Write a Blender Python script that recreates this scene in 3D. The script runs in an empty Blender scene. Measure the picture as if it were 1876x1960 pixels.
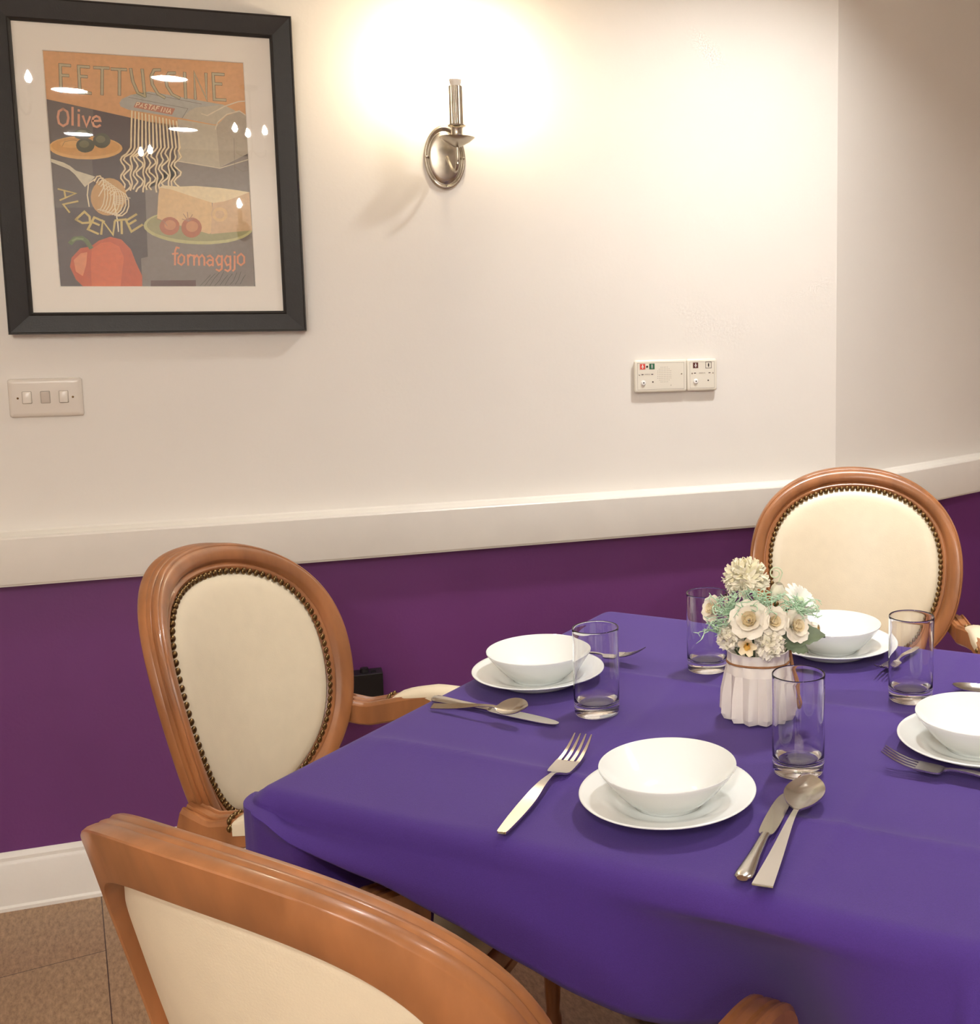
import bpy, bmesh, math, random, json
from mathutils import Vector, Matrix
random.seed(7)
PI = math.pi
sin, cos = math.sin, math.cos
scene = bpy.context.scene
COL = scene.collection

# ------------------------------------------------------------------ camera
F, CX, CY = 2143.44, 1351.5, 848.3
YAW, PITCH, ROLL = 0.352363, 0.119569, -0.007383
CAM = Vector((0.0, -2.86163, 1.36686))
fw = Vector((sin(YAW)*cos(PITCH), cos(YAW)*cos(PITCH), -sin(PITCH)))
rt0 = Vector((cos(YAW), -sin(YAW), 0)); up0 = rt0.cross(fw)
rt = rt0*cos(ROLL)+up0*sin(ROLL); up = -rt0*sin(ROLL)+up0*cos(ROLL)
cam = bpy.data.cameras.new('camera'); camo = bpy.data.objects.new('camera', cam); COL.objects.link(camo)
cam.sensor_fit = 'HORIZONTAL'; cam.sensor_width = 36; cam.lens = F/1876*36
cam.shift_x = (938-CX)/1876; cam.shift_y = (CY-980)/1876
cam.clip_start = .02
M = Matrix((rt, up, -fw)).transposed().to_4x4(); M.translation = CAM
camo.matrix_world = M
scene.camera = camo

# ------------------------------------------------------------------ light levels, exposure
DOWN_MAIN = 345      # radiance of the downlight over the table
DOWN_REST = 300      # the other downlights of the room
BULB = 300          # sconce bulb
LIGHT_COL = (1.0, .995, .985)
BULB_COL = (1.0, .84, .60)
scene.view_settings.view_transform = 'Standard'
scene.view_settings.look = 'None'
scene.view_settings.exposure = 0.45
scene.view_settings.gamma = 1.0
scene.view_settings.use_curve_mapping = False
w = bpy.data.worlds.new('world'); scene.world = w; w.use_nodes = True
w.node_tree.nodes['Background'].inputs[0].default_value = (1, .93, .84, 1)
w.node_tree.nodes['Background'].inputs[1].default_value = 0.02
try:
    scene.cycles.max_bounces = 10; scene.cycles.transparent_max_bounces = 16
    scene.cycles.transmission_bounces = 10; scene.cycles.diffuse_bounces = 4
    scene.cycles.sample_clamp_indirect = 4.0
    scene.cycles.use_denoising = True; scene.cycles.use_adaptive_sampling = True; scene.cycles.adaptive_threshold = .02
except Exception: pass

# ------------------------------------------------------------------ materials
def s2l(c):
    return tuple(((x/255)/12.92 if x/255 <= .04045 else ((x/255+.055)/1.055)**2.4) for x in c)
MATS = {}
def mat(name, col=(200,200,200), rough=.5, metal=0., spec=.5, noise=0., nscale=20., bump=0., bscale=200., sheen=0., coat=0., emis=None, estr=0., stretch=None, sss=0.):
    if name in MATS: return MATS[name]
    m = bpy.data.materials.new(name); m.use_nodes = True; nt = m.node_tree; b = nt.nodes['Principled BSDF']
    c = s2l(col); b.inputs['Base Color'].default_value = (*c, 1)
    b.inputs['Roughness'].default_value = rough; b.inputs['Metallic'].default_value = metal
    b.inputs['Specular IOR Level'].default_value = spec
    b.inputs['Sheen Weight'].default_value = sheen; b.inputs['Coat Weight'].default_value = coat
    b.inputs['Coat Roughness'].default_value = .15
    if emis:
        b.inputs['Emission Color'].default_value = (*emis, 1); b.inputs['Emission Strength'].default_value = estr
    tc = nt.nodes.new('ShaderNodeTexCoord'); src = tc.outputs['Object']
    if stretch:
        mp = nt.nodes.new('ShaderNodeMapping'); mp.inputs['Scale'].default_value = stretch
        nt.links.new(src, mp.inputs[0]); src = mp.outputs[0]
    if noise:
        n = nt.nodes.new('ShaderNodeTexNoise'); n.inputs['Scale'].default_value = nscale; n.inputs['Detail'].default_value = 5
        r = nt.nodes.new('ShaderNodeValToRGB'); nt.links.new(src, n.inputs['Vector']); nt.links.new(n.outputs['Fac'], r.inputs[0])
        r.color_ramp.elements[0].position = .3; r.color_ramp.elements[1].position = .7
        r.color_ramp.elements[0].color = (*[x*(1-noise) for x in c], 1); r.color_ramp.elements[1].color = (*[min(1, x*(1+noise)) for x in c], 1)
        nt.links.new(r.outputs[0], b.inputs['Base Color'])
    if bump:
        n2 = nt.nodes.new('ShaderNodeTexNoise'); n2.inputs['Scale'].default_value = bscale; n2.inputs['Detail'].default_value = 3
        bp = nt.nodes.new('ShaderNodeBump'); bp.inputs['Strength'].default_value = bump; bp.inputs['Distance'].default_value = .002
        nt.links.new(src, n2.inputs['Vector']); nt.links.new(n2.outputs['Fac'], bp.inputs['Height']); nt.links.new(bp.outputs[0], b.inputs['Normal'])
    MATS[name] = m; return m
white_wall = mat('wall_paint', (234,229,220), .6, noise=.02, nscale=2.5, bump=.12, bscale=90)
purple_wall = mat('purple_paint', (106,52,112), .45, noise=.10, nscale=2.2, bump=.15, bscale=120)
trim_white = mat('trim_gloss', (232,227,217), .35, noise=.03, nscale=9, bump=.1, bscale=60)
wood = mat('chair_wood', (154,100,60), .36, noise=.26, nscale=22, bump=.06, bscale=60, coat=.22, stretch=(1,1,.2))
dark_wood = mat('table_wood', (70,42,30), .4, noise=.2, nscale=20, stretch=(1,1,.2))
leather = mat('cream_leather', (226,212,184), .38, noise=.025, nscale=30, bump=.12, bscale=420)
brass = mat('antique_brass', (120,96,62), .32, metal=1.)
cloth_m = mat('purple_cloth', (70,42,125), .75, spec=.3, noise=.05, nscale=500, bump=.35, bscale=1100, sheen=.08)
china = mat('white_china', (240,242,238), .12, coat=.3)
steel = mat('steel', (205,200,192), .2, metal=1.)
pewter = mat('pewter', (188,180,166), .27, metal=1., noise=.15, nscale=40)
frame_blk = mat('black_frame', (30,28,27), .42, noise=.15, nscale=60, bump=.1, bscale=300, stretch=(1,1,1))
mat_board = mat('mat_board', (250,244,232), .8)
plastic = mat('white_plastic', (226,218,206), .25)
ivory = mat('ivory_plastic', (232,226,210), .3)
button_w = mat('button_white', (245,244,240), .25)
black_pl = mat('black_plastic', (22,20,22), .4)
grey_line = mat('grey_line', (150,140,125), .6)
ink = mat('dark_ink', (60,45,40), .6)
vase_m = mat('vase_ceramic', (244,235,224), .45, noise=.02, nscale=40)
twine = mat('twine', (165,115,75), .85, bump=.6, bscale=800)
stem_m = mat('stem_green', (70,88,50), .6)
leaf_m = mat('leaf_green', (110,124,96), .55, noise=.15, nscale=60)
mint = mat('mint_sprig', (196,226,194), .6)
cream_f = mat('petal_cream', (253,247,226), .6); ivory_f = mat('petal_ivory', (252,244,228), .6)
peach_f = mat('petal_peach', (252,236,200), .6); white_f = mat('petal_white', (248,248,238), .6)
yellow_f = mat('petal_yellow', (235,195,105), .6)
ceil_m = mat('ceiling_paint', (238,234,226), .8)
lightd = mat('downlight_glow', (255,255,255), .5, emis=LIGHT_COL, estr=DOWN_REST)
lightm = mat('downlight_glow_main', (255,255,255), .5, emis=LIGHT_COL, estr=DOWN_MAIN)
bulb_m = mat('bulb_glow', (255,255,255), .5, emis=BULB_COL, estr=BULB)
bulb_far = mat('bulb_glow_far', (255,255,255), .5, emis=(1.0, .94, .84), estr=560)
candle_w = mat('bulb_holder_white', (245,240,230), .4)

def glass_mats():
    m = bpy.data.materials.new('glass_wall'); m.use_nodes = True; nt = m.node_tree; nt.nodes.clear()
    o = nt.nodes.new('ShaderNodeOutputMaterial'); mx = nt.nodes.new('ShaderNodeMixShader'); fr = nt.nodes.new('ShaderNodeFresnel'); ge = nt.nodes.new('ShaderNodeNewGeometry'); mr = nt.nodes.new('ShaderNodeMapRange'); mr.inputs['To Min'].default_value = 1.5; mr.inputs['To Max'].default_value = 1/1.5; nt.links.new(ge.outputs['Backfacing'], mr.inputs['Value']); nt.links.new(mr.outputs[0], fr.inputs[0])
    t = nt.nodes.new('ShaderNodeBsdfTransparent'); t.inputs[0].default_value = (.985,.985,.985,1); g = nt.nodes.new('ShaderNodeBsdfGlossy'); g.inputs['Roughness'].default_value = .01
    nt.links.new(fr.outputs[0], mx.inputs[0]); nt.links.new(t.outputs[0], mx.inputs[1]); nt.links.new(g.outputs[0], mx.inputs[2]); nt.links.new(mx.outputs[0], o.inputs[0])
    m2 = bpy.data.materials.new('glass_solid'); m2.use_nodes = True; nt = m2.node_tree; nt.nodes.clear()
    o = nt.nodes.new('ShaderNodeOutputMaterial'); g = nt.nodes.new('ShaderNodeBsdfGlass'); g.inputs['IOR'].default_value = 1.5; g.inputs['Roughness'].default_value = 0.0
    nt.links.new(g.outputs[0], o.inputs[0])
    return m, m2
glass_thin, glass_solid = glass_mats()

def floor_mat():
    m = bpy.data.materials.new('floor_tile'); m.use_nodes = True; nt = m.node_tree; b = nt.nodes['Principled BSDF']
    tc = nt.nodes.new('ShaderNodeTexCoord'); br = nt.nodes.new('ShaderNodeTexBrick')
    br.inputs['Scale'].default_value = 1; br.inputs['Brick Width'].default_value = .92; br.inputs['Row Height'].default_value = .305
    br.inputs['Mortar Size'].default_value = .0012; br.inputs['Mortar Smooth'].default_value = .1; br.offset = .5
    br.inputs['Color1'].default_value = (*s2l((172,142,108)),1); br.inputs['Color2'].default_value = (*s2l((166,132,100)),1); br.inputs['Mortar'].default_value = (*s2l((80,55,42)),1)
    n = nt.nodes.new('ShaderNodeTexNoise'); n.inputs['Scale'].default_value = 75; n.inputs['Detail'].default_value = 10; n.inputs['Roughness'].default_value = .75
    mp = nt.nodes.new('ShaderNodeMapping'); mp.inputs['Scale'].default_value = (.6, 1.6, 1)
    r = nt.nodes.new('ShaderNodeValToRGB'); r.color_ramp.elements[0].position = .35; r.color_ramp.elements[1].position = .65
    r.color_ramp.elements[0].color = (.52,.47,.43,1); r.color_ramp.elements[1].color = (1.12,1.1,1.08,1)
    mx = nt.nodes.new('ShaderNodeMixRGB'); mx.blend_type = 'MULTIPLY'; mx.inputs[0].default_value = 1
    nt.links.new(tc.outputs['Object'], br.inputs[0]); nt.links.new(tc.outputs['Object'], mp.inputs[0]); nt.links.new(mp.outputs[0], n.inputs['Vector']); nt.links.new(n.outputs[0], r.inputs[0])
    nt.links.new(br.outputs[0], mx.inputs[1]); nt.links.new(r.outputs[0], mx.inputs[2]); nt.links.new(mx.outputs[0], b.inputs['Base Color'])
    b.inputs['Roughness'].default_value = .42
    bp = nt.nodes.new('ShaderNodeBump'); bp.inputs['Strength'].default_value = .3; bp.inputs['Distance'].default_value = .002
    nt.links.new(n.outputs[0], bp.inputs['Height']); nt.links.new(bp.outputs[0], b.inputs['Normal'])
    return m

# ------------------------------------------------------------------ helpers
def obj(name, bm, m, parent=None, smooth=False, angle=None, loc=None, recalc=True):
    if recalc: bmesh.ops.recalc_face_normals(bm, faces=bm.faces[:])
    me = bpy.data.meshes.new(name); bm.to_mesh(me); bm.free()
    for x in (m if isinstance(m, (list, tuple)) else [m]): me.materials.append(x)
    if smooth:
        for p in me.polygons: p.use_smooth = True
        if angle:
            try: me.set_sharp_from_angle(angle=math.radians(angle))
            except Exception: pass
    o = bpy.data.objects.new(name, me); COL.objects.link(o)
    if parent: o.parent = parent
    if loc: o.location = loc
    return o
def tag(o, label, cat, group=None):
    o['label'] = label; o['category'] = cat
    if group: o['group'] = group
    return o
def thing(name, label, cat, loc=(0,0,0), rz=0, group=None):
    o = bpy.data.objects.new(name, None); COL.objects.link(o); o.location = loc; o.rotation_euler = (0,0,rz); o.empty_display_size = .05
    return tag(o, label, cat, group)
def struct(o): o['kind'] = 'structure'; return o
def box(bm, x0, x1, y0, y1, z0, z1, mi=0, bev=0):
    r = bmesh.ops.create_cube(bm, size=1); v = r['verts']
    for p in v: p.co = Vector(((x0+x1)/2+p.co.x*(x1-x0), (y0+y1)/2+p.co.y*(y1-y0), (z0+z1)/2+p.co.z*(z1-z0)))
    fs = set(f for p in v for f in p.link_faces)
    for f in fs: f.material_index = mi
    if bev:
        es = list(set(e for p in v for e in p.link_edges))
        bmesh.ops.bevel(bm, geom=es, offset=bev, segments=3, affect='EDGES', profile=.5)
def grid(bm, rows, closed_u=False, closed_v=False, mi=0, cap=False):
    V = [[bm.verts.new(p) for p in r] for r in rows]; R = len(V); N = len(V[0])
    for i in range(R if closed_v else R-1):
        for j in range(N if closed_u else N-1):
            try:
                f = bm.faces.new((V[i][j], V[i][(j+1) % N], V[(i+1) % R][(j+1) % N], V[(i+1) % R][j])); f.material_index = mi
            except ValueError: pass
    if cap:
        for r in (V[0], V[-1]):
            try: bm.faces.new(r).material_index = mi
            except ValueError: pass
    return V
def lathe(bm, prof, n=48, c=(0,0,0), mi=None):
    rows = []
    for k in range(n):
        a = 2*PI*k/n; rows.append([Vector((c[0]+r*cos(a), c[1]+r*sin(a), c[2]+z)) for r, z in prof])
    V = grid(bm, rows, closed_v=True)
    if mi:
        bm.faces.ensure_lookup_table()
        np_ = len(prof)-1; fs = bm.faces[:][-n*np_:]
        for q, f in enumerate(fs): f.material_index = mi[q % np_]
    bmesh.ops.remove_doubles(bm, verts=[v for r in V for v in r], dist=1e-6)
def tube(bm, pts, r, n=8, cap=True, mi=0):
    pts = [Vector(p) for p in pts]; rs = r if isinstance(r, (list, tuple)) else [r]*len(pts); rows = []
    ref = Vector((0,0,1))
    for i, p in enumerate(pts):
        t = (pts[min(i+1, len(pts)-1)]-pts[max(i-1, 0)]).normalized()
        if abs(t.dot(ref)) > .98: ref = Vector((1,0,0))
        a = t.cross(ref).normalized(); b = a.cross(t).normalized(); ref = b if b.length > 0 else ref
        rows.append([p+a*(rs[i]*cos(2*PI*k/n))+b*(rs[i]*sin(2*PI*k/n)) for k in range(n)])
    grid(bm, rows, closed_u=True, cap=cap, mi=mi)
def smoothpts(pts, k=6):
    P = [Vector(p) for p in pts]; P = [2*P[0]-P[1]]+P+[2*P[-1]-P[-2]]; out = []
    for i in range(1, len(P)-2):
        for j in range(k):
            t = j/k; a, b, c, d = P[i-1:i+3]
            out.append(.5*((2*b)+(c-a)*t+(2*a-5*b+4*c-d)*t*t+(3*b-a-3*c+d)*t**3))
    out.append(P[-2]); return out
def lerp(xs, ys, x):
    if x <= xs[0]: return ys[0]
    for i in range(1, len(xs)):
        if x <= xs[i]:
            t = (x-xs[i-1])/(xs[i]-xs[i-1]); return ys[i-1]+(ys[i]-ys[i-1])*t
    return ys[-1]
def copy_tree(o, parent=None):
    c = o.copy(); COL.objects.link(c)
    if parent: c.parent = parent
    for ch in list(o.children): copy_tree(ch, c)
    return c

# ------------------------------------------------------------------ room shell
CW = 1.448; RD = Vector((.918, .397, 0)).normalized(); RN = Vector((RD.y, -RD.x, 0))
RE = Vector((CW, 0, 0))+RD*2.3
ZC = 2.60; ZS = .80; XL = -2.4; YF = -6.7
def wall_poly(name, a, b, nrm, split=True):
    bm = bmesh.new(); a = Vector(a); b = Vector(b); t = nrm*-.1
    for z0, z1, mi in (((0, ZS, 1), (ZS, ZC, 0)) if split else ((0, ZC, 0),)):
        q = [bm.verts.new(p) for p in (a+Vector((0,0,z0)), b+Vector((0,0,z0)), b+Vector((0,0,z1)), a+Vector((0,0,z1)))]
        r = [bm.verts.new(p.co+t) for p in q]
        for f in ((0,1,2,3),):
            bm.faces.new([q[i] for i in f]).material_index = mi
        bm.faces.new([r[i] for i in (3,2,1,0)]).material_index = mi
        for i in range(4):
            bm.faces.new((q[i], r[i], r[(i+1) % 4], q[(i+1) % 4])).material_index = mi
    return struct(obj(name, bm, [white_wall, purple_wall], recalc=True))
wall_poly('wall_back', (XL,0,0), (CW,0,0), Vector((0,-1,0)))
wall_poly('wall_back_right', (CW,0,0), tuple(RE), RN)
wall_poly('wall_right', (RE.x, RE.y, 0), (RE.x, YF, 0), Vector((-1,0,0)))
wall_poly('wall_left', (XL,0,0), (XL,YF,0), Vector((1,0,0)))
wall_poly('wall_front', (XL,YF,0), (RE.x,YF,0), Vector((0,1,0)))
bm = bmesh.new(); box(bm, XL-.1, RE.x+.1, YF-.1, RE.y+.1, ZC, ZC+.1); struct(obj('ceiling', bm, ceil_m))
bm = bmesh.new(); box(bm, -5, 8, -5, 8, -.1, 0)
fl = struct(obj('floor', bm, floor_mat())); fl.location = (-.44, -.279, 0); fl.rotation_euler = (0, 0, math.atan2(-.985, .172))

def trim_run(name, prof, m=trim_white, kind='run'):
    # prof: (out, z) closed profile swept along back wall then along the angled wall
    pass
def trim_strip(name, path, prof):
    bm = bmesh.new(); rows = []
    P = [Vector(p) for p in path]
    for i, p in enumerate(P):
        d1 = (P[i]-P[i-1]).normalized() if i else (P[1]-P[0]).normalized(); d2 = (P[i+1]-P[i]).normalized() if i < len(P)-1 else d1
        n1 = Vector((d1.y, -d1.x, 0)); n2 = Vector((d2.y, -d2.x, 0)); nn = (n1+n2).normalized(); k = 1/max(.3, nn.dot(n1))
        rows.append([p+nn*(o*k)+Vector((0,0,z)) for o, z in prof])
    grid(bm, rows, closed_u=True, cap=True)
    return struct(obj(name, bm, trim_white, smooth=True, angle=25))
RAIL = [(-.004,.764),(.040,.764),(.0405,.7685),(.0445,.769),(.0456,.772),(.0456,.871),(.0435,.874),(.028,.8755),(.024,.878),(.004,.881),(0,.884),(-.004,.884)]
BASE = [(-.004,0),(.022,0),(.022,.008),(.016,.012),(.016,.108),(.014,.113),(.010,.116),(.010,.124),(.006,.130),(.002,.1346),(-.004,.1346)]
path = [(XL,0,0),(CW,0,0),tuple(RE)]
trim_strip('trim_1', path, RAIL)
trim_strip('baseboard_back', path, BASE)
path = [(XL,YF,0),(XL,0,0)]
trim_strip('trim_2', path, RAIL); trim_strip('baseboard_left', path, BASE)

# ------------------------------------------------------------------ ceiling lights
def downlight(x, y, m, label, added_collar=0):
    t = thing('ceiling_downlight', label, 'ceiling light', (x, y, ZC), group='round ceiling downlights')
    bm = bmesh.new(); lathe(bm, [(.088,0),(.108,0),(.106,-.006),(.092,-.010),(.088,-.004),(.088,0)]); obj('trim_ring', bm, trim_white, t, smooth=True, angle=40)
    bm = bmesh.new(); lathe(bm, [(0,-.0005),(.087,-.0005),(.087,-.004),(0,-.004)], 20); obj('diffuser', bm, m, t)
    if added_collar:
        bm = bmesh.new(); lathe(bm, [(.089,-.001),(.089,-added_collar),(.091,-added_collar-.002),(.095,-added_collar),(.096,-.001)]); obj('added_collar', bm, trim_white, t, smooth=True, angle=40)  # unseen collar, added to cut the lamp's light on the upper wall
    return t
downlight(1.2, -.68, lightm, 'round ceiling downlight nearest the wall intercom', .08)
downlight(-.54, -3.87, lightd, 'round ceiling downlight mirrored over the poster title, largest reflection')
downlight(-1.09, -4.39, lightd, 'round ceiling downlight mirrored at the left of the poster title')
downlight(-.62, -5.67, lightd, 'round ceiling downlight mirrored over the painted noodles')
downlight(-1.31, -6.1, lightd, 'round ceiling downlight mirrored over the painted olives, smallest reflection')
downlight(2.1, -2.0, lightm, 'added fill downlight on the ceiling over the right side of the room', .08)  # unseen extra lamp, added to even out the light on the walls

def flame_bm(c, r=.013, h=.05):
    bm = bmesh.new(); lathe(bm, [(0,0),(r*.55,.004),(r*.95,h*.28),(r,h*.4),(r*.7,h*.65),(r*.28,h*.88),(0,h)], 10, c); return bm
def candle_fitting(x, y, z, bulbs, label):
    t = thing('candle_chandelier', label, 'chandelier', (x, y, z), group='candle chandeliers mirrored in the picture glass')
    bm = bmesh.new(); tube(bm, [(0,0,-.02),(0,0,ZC-z-.012)], .005); lathe(bm, [(0,ZC-z),(.05,ZC-z),(.045,ZC-z-.015),(0,ZC-z-.03)], 24); obj('hanging_rod', bm, pewter, t, smooth=True, angle=40)
    for (dx, dy) in bulbs:
        bm = bmesh.new(); tube(bm, smoothpts([(0,0,-.02),(dx*.5,dy*.5,-.06),(dx*.95,dy*.95,-.05),(dx,dy,-.02)], 5), .004); obj('arm', bm, pewter, t, smooth=True)
        bm = bmesh.new(); tube(bm, [(dx,dy,-.02),(dx,dy,.06)], .009, 12); obj('candle_tube', bm, candle_w, t, smooth=True, angle=40)
        obj('flame_bulb', flame_bm((dx,dy,.06)), bulb_far, t, smooth=True)
candle_fitting(-.155, -4.0, 2.28, ((.07,.02),(-.02,-.10),(-.08,.08)), 'three-armed candle chandelier mirrored near the right edge of the poster')
candle_fitting(-.98, -2.45, 2.22, ((.045,.03),(-.045,-.02)), 'two-armed candle chandelier mirrored at the left edge of the poster')
candle_fitting(-.73, -4.4, 2.2, ((.03,.06),(-.03,-.06)), 'two-armed candle chandelier mirrored at the middle of the poster')

# ------------------------------------------------------------------ wall sconce
def ell_disc(bm, cx, cz, a, b, prof, n=56):
    rows = []
    for k in range(n):
        t = 2*PI*k/n; rows.append([Vector((cx+(a*s)*cos(t), -y, cz+(b*s)*sin(t))) for s, y in prof])
    V = grid(bm, rows, closed_v=True); bmesh.ops.remove_doubles(bm, verts=[v for r in V for v in r], dist=1e-6)
def sconce(loc, rz, label, bm_mat):
    t = thing('wall_sconce', label, 'wall light', loc, rz, 'candle wall sconces')
    bm = bmesh.new(); ell_disc(bm, 0, 0, .0500, .0775, [(1.0,0),(1.0,.003),(.98,.006),(.95,.0078),(.91,.0078),(.87,.0055),(.84,.0025),(.81,.0022),(.78,.0045),(.74,.0062),(.66,.0074),(.4,.0092),(.2,.0098),(0,.010)])
    obj('back_plate', bm, pewter, t, smooth=True)
    for s in (-1, 1):
        bm = bmesh.new(); bmesh.ops.create_uvsphere(bm, u_segments=12, v_segments=8, radius=.0035, matrix=Matrix.Translation((s*.0445, -.0085, 0))); obj('screw', bm, pewter, t, smooth=True)
    bm = bmesh.new(); tube(bm, smoothpts([(0.004,-.015,.0),(0.006,-.035,-.015),(.010,-.062,-.036),(.014,-.088,-.040),(.017,-.100,-.022),(.017,-.102,.0),(.017,-.102,.018)], 6), .0042, 10)
    lathe(bm, [(0,-.004),(.006,-.003),(.006,.002),(0,.003)], 16, (.017,-.102,-.024)); obj('arm', bm, pewter, t, smooth=True, angle=50)
    c = (.017,-.102,.0)
    bm = bmesh.new(); lathe(bm, [(0,.012),(.007,.013),(.016,.018),(.030,.026),(.041,.035),(.0415,.036),(.040,.0362),(.028,.029),(.015,.025),(.0155,.034),(.0135,.040),(.0135,.056),(.016,.060),(.021,.0615),(.0215,.064),(.016,.0655),(0,.0655)], 48, c); obj('drip_cup', bm, pewter, t, smooth=True, angle=50)
    bm = bmesh.new(); rows = []
    for z in (.065, .154):
        rows.append([Vector((c[0]+(.0150+.0011*cos(12*a))*cos(a), c[1]+(.0150+.0011*cos(12*a))*sin(a), z)) for a in [2*PI*k/96 for k in range(96)]])
    grid(bm, rows, closed_u=True, cap=True); obj('candle_tube', bm, pewter, t, smooth=True, angle=60)
    bm = bmesh.new(); lathe(bm, [(0,.153),(.0125,.153),(.0125,.158),(.0150,.167),(.0145,.169),(0,.169)], 24, c); obj('bulb_holder', bm, candle_w, t, smooth=True, angle=50)
    obj('flame_bulb', flame_bm((c[0],c[1],.169), .018, .075), bm_mat, t, smooth=True)
    return t
sconce((.374, 0, 1.739), 0, 'pewter candle wall sconce glowing between the poster and the intercom', bulb_m)
sconce((-.31, YF, 1.99), PI, 'distant candle wall sconce mirrored over the painted cheese', bulb_far)

# ------------------------------------------------------------------ framed poster
pf = thing('framed_poster', 'black framed food poster with cream mat on the white wall', 'picture', (0,0,0))
X0, X1, Z0, Z1 = -.580, .0344, 1.3213, 2.0402
IX0, IX1, IZ0, IZ1 = -.5321, -.0154, 1.3692, 1.9905
PROF = [(0,0),(0,-.030),(.03,-.0335),(.06,-.033),(.10,-.0315),(.85,-.021),(.90,-.0225),(.96,-.0205),(1,-.017),(1,-.004),(1,0)]
bm = bmesh.new(); rows = []
for (ax, az, bx, bz_) in ((X0,Z0,IX0,IZ0),(X1,Z0,IX1,IZ0),(X1,Z1,IX1,IZ1),(X0,Z1,IX0,IZ1)):
    rows.append([Vector((ax+(bx-ax)*u, y, az+(bz_-az)*u)) for u, y in PROF])
grid(bm, rows, closed_v=True); obj('frame', bm, frame_blk, pf)
PX0, PX1, PZ0, PZ1 = -.4773, -.0730, 1.4252, 1.9339
bm = bmesh.new()
def ringquad(bm, o, i, yo, yi, mi=0):
    a = [bm.verts.new((x, yo, z)) for x, z in ((o[0],o[2]),(o[1],o[2]),(o[1],o[3]),(o[0],o[3]))]
    b = [bm.verts.new((x, yi, z)) for x, z in ((i[0],i[2]),(i[1],i[2]),(i[1],i[3]),(i[0],i[3]))]
    for k in range(4): bm.faces.new((a[k], a[(k+1) % 4], b[(k+1) % 4], b[k])).material_index = mi
ringquad(bm, (IX0-.004,IX1+.004,IZ0-.004,IZ1+.004), (PX0,PX1,PZ0,PZ1), -.0135, -.0135)
ringquad(bm, (PX0,PX1,PZ0,PZ1), (PX0+.0015,PX1-.0015,PZ0+.0015,PZ1-.0015), -.0135, -.0112)
ringquad(bm, (IX0-.004,IX1+.004,IZ0-.004,IZ1+.004), (IX0-.004,IX1+.004,IZ0-.004,IZ1+.004), -.0135, -.010)
obj('mat_board', bm, mat_board, pf, recalc=False)
PC = [(226,172,118),(112,102,98),(142,132,124),(186,184,172),(202,192,168),(186,174,152),(226,214,186),(122,108,96),(198,132,104),(250,236,200),(100,100,78),(196,184,146),(234,172,138),(238,190,120),(226,172,104),(160,122,76),(94,94,76),(128,128,98),(222,190,134),(226,218,190),(216,172,112),(222,200,126),(206,202,144),(172,168,122),(246,228,184),(234,200,146),(224,190,148),(180,142,116),(190,118,84),(216,152,106),(208,98,58),(226,112,64),(234,148,100),(108,124,80),(144,160,110),(236,156,116),(104,74,70),(76,68,62)]  # poster inks, lightened for glass reflections; the grey blocks include reflection too
pm = [mat('print_ink_reflection_%02d' % i, c, .7, noise=.06, nscale=120) for i, c in enumerate(PC)] + [mat('print_dark', (92,80,80), .7, noise=.08, nscale=120)]
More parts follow.
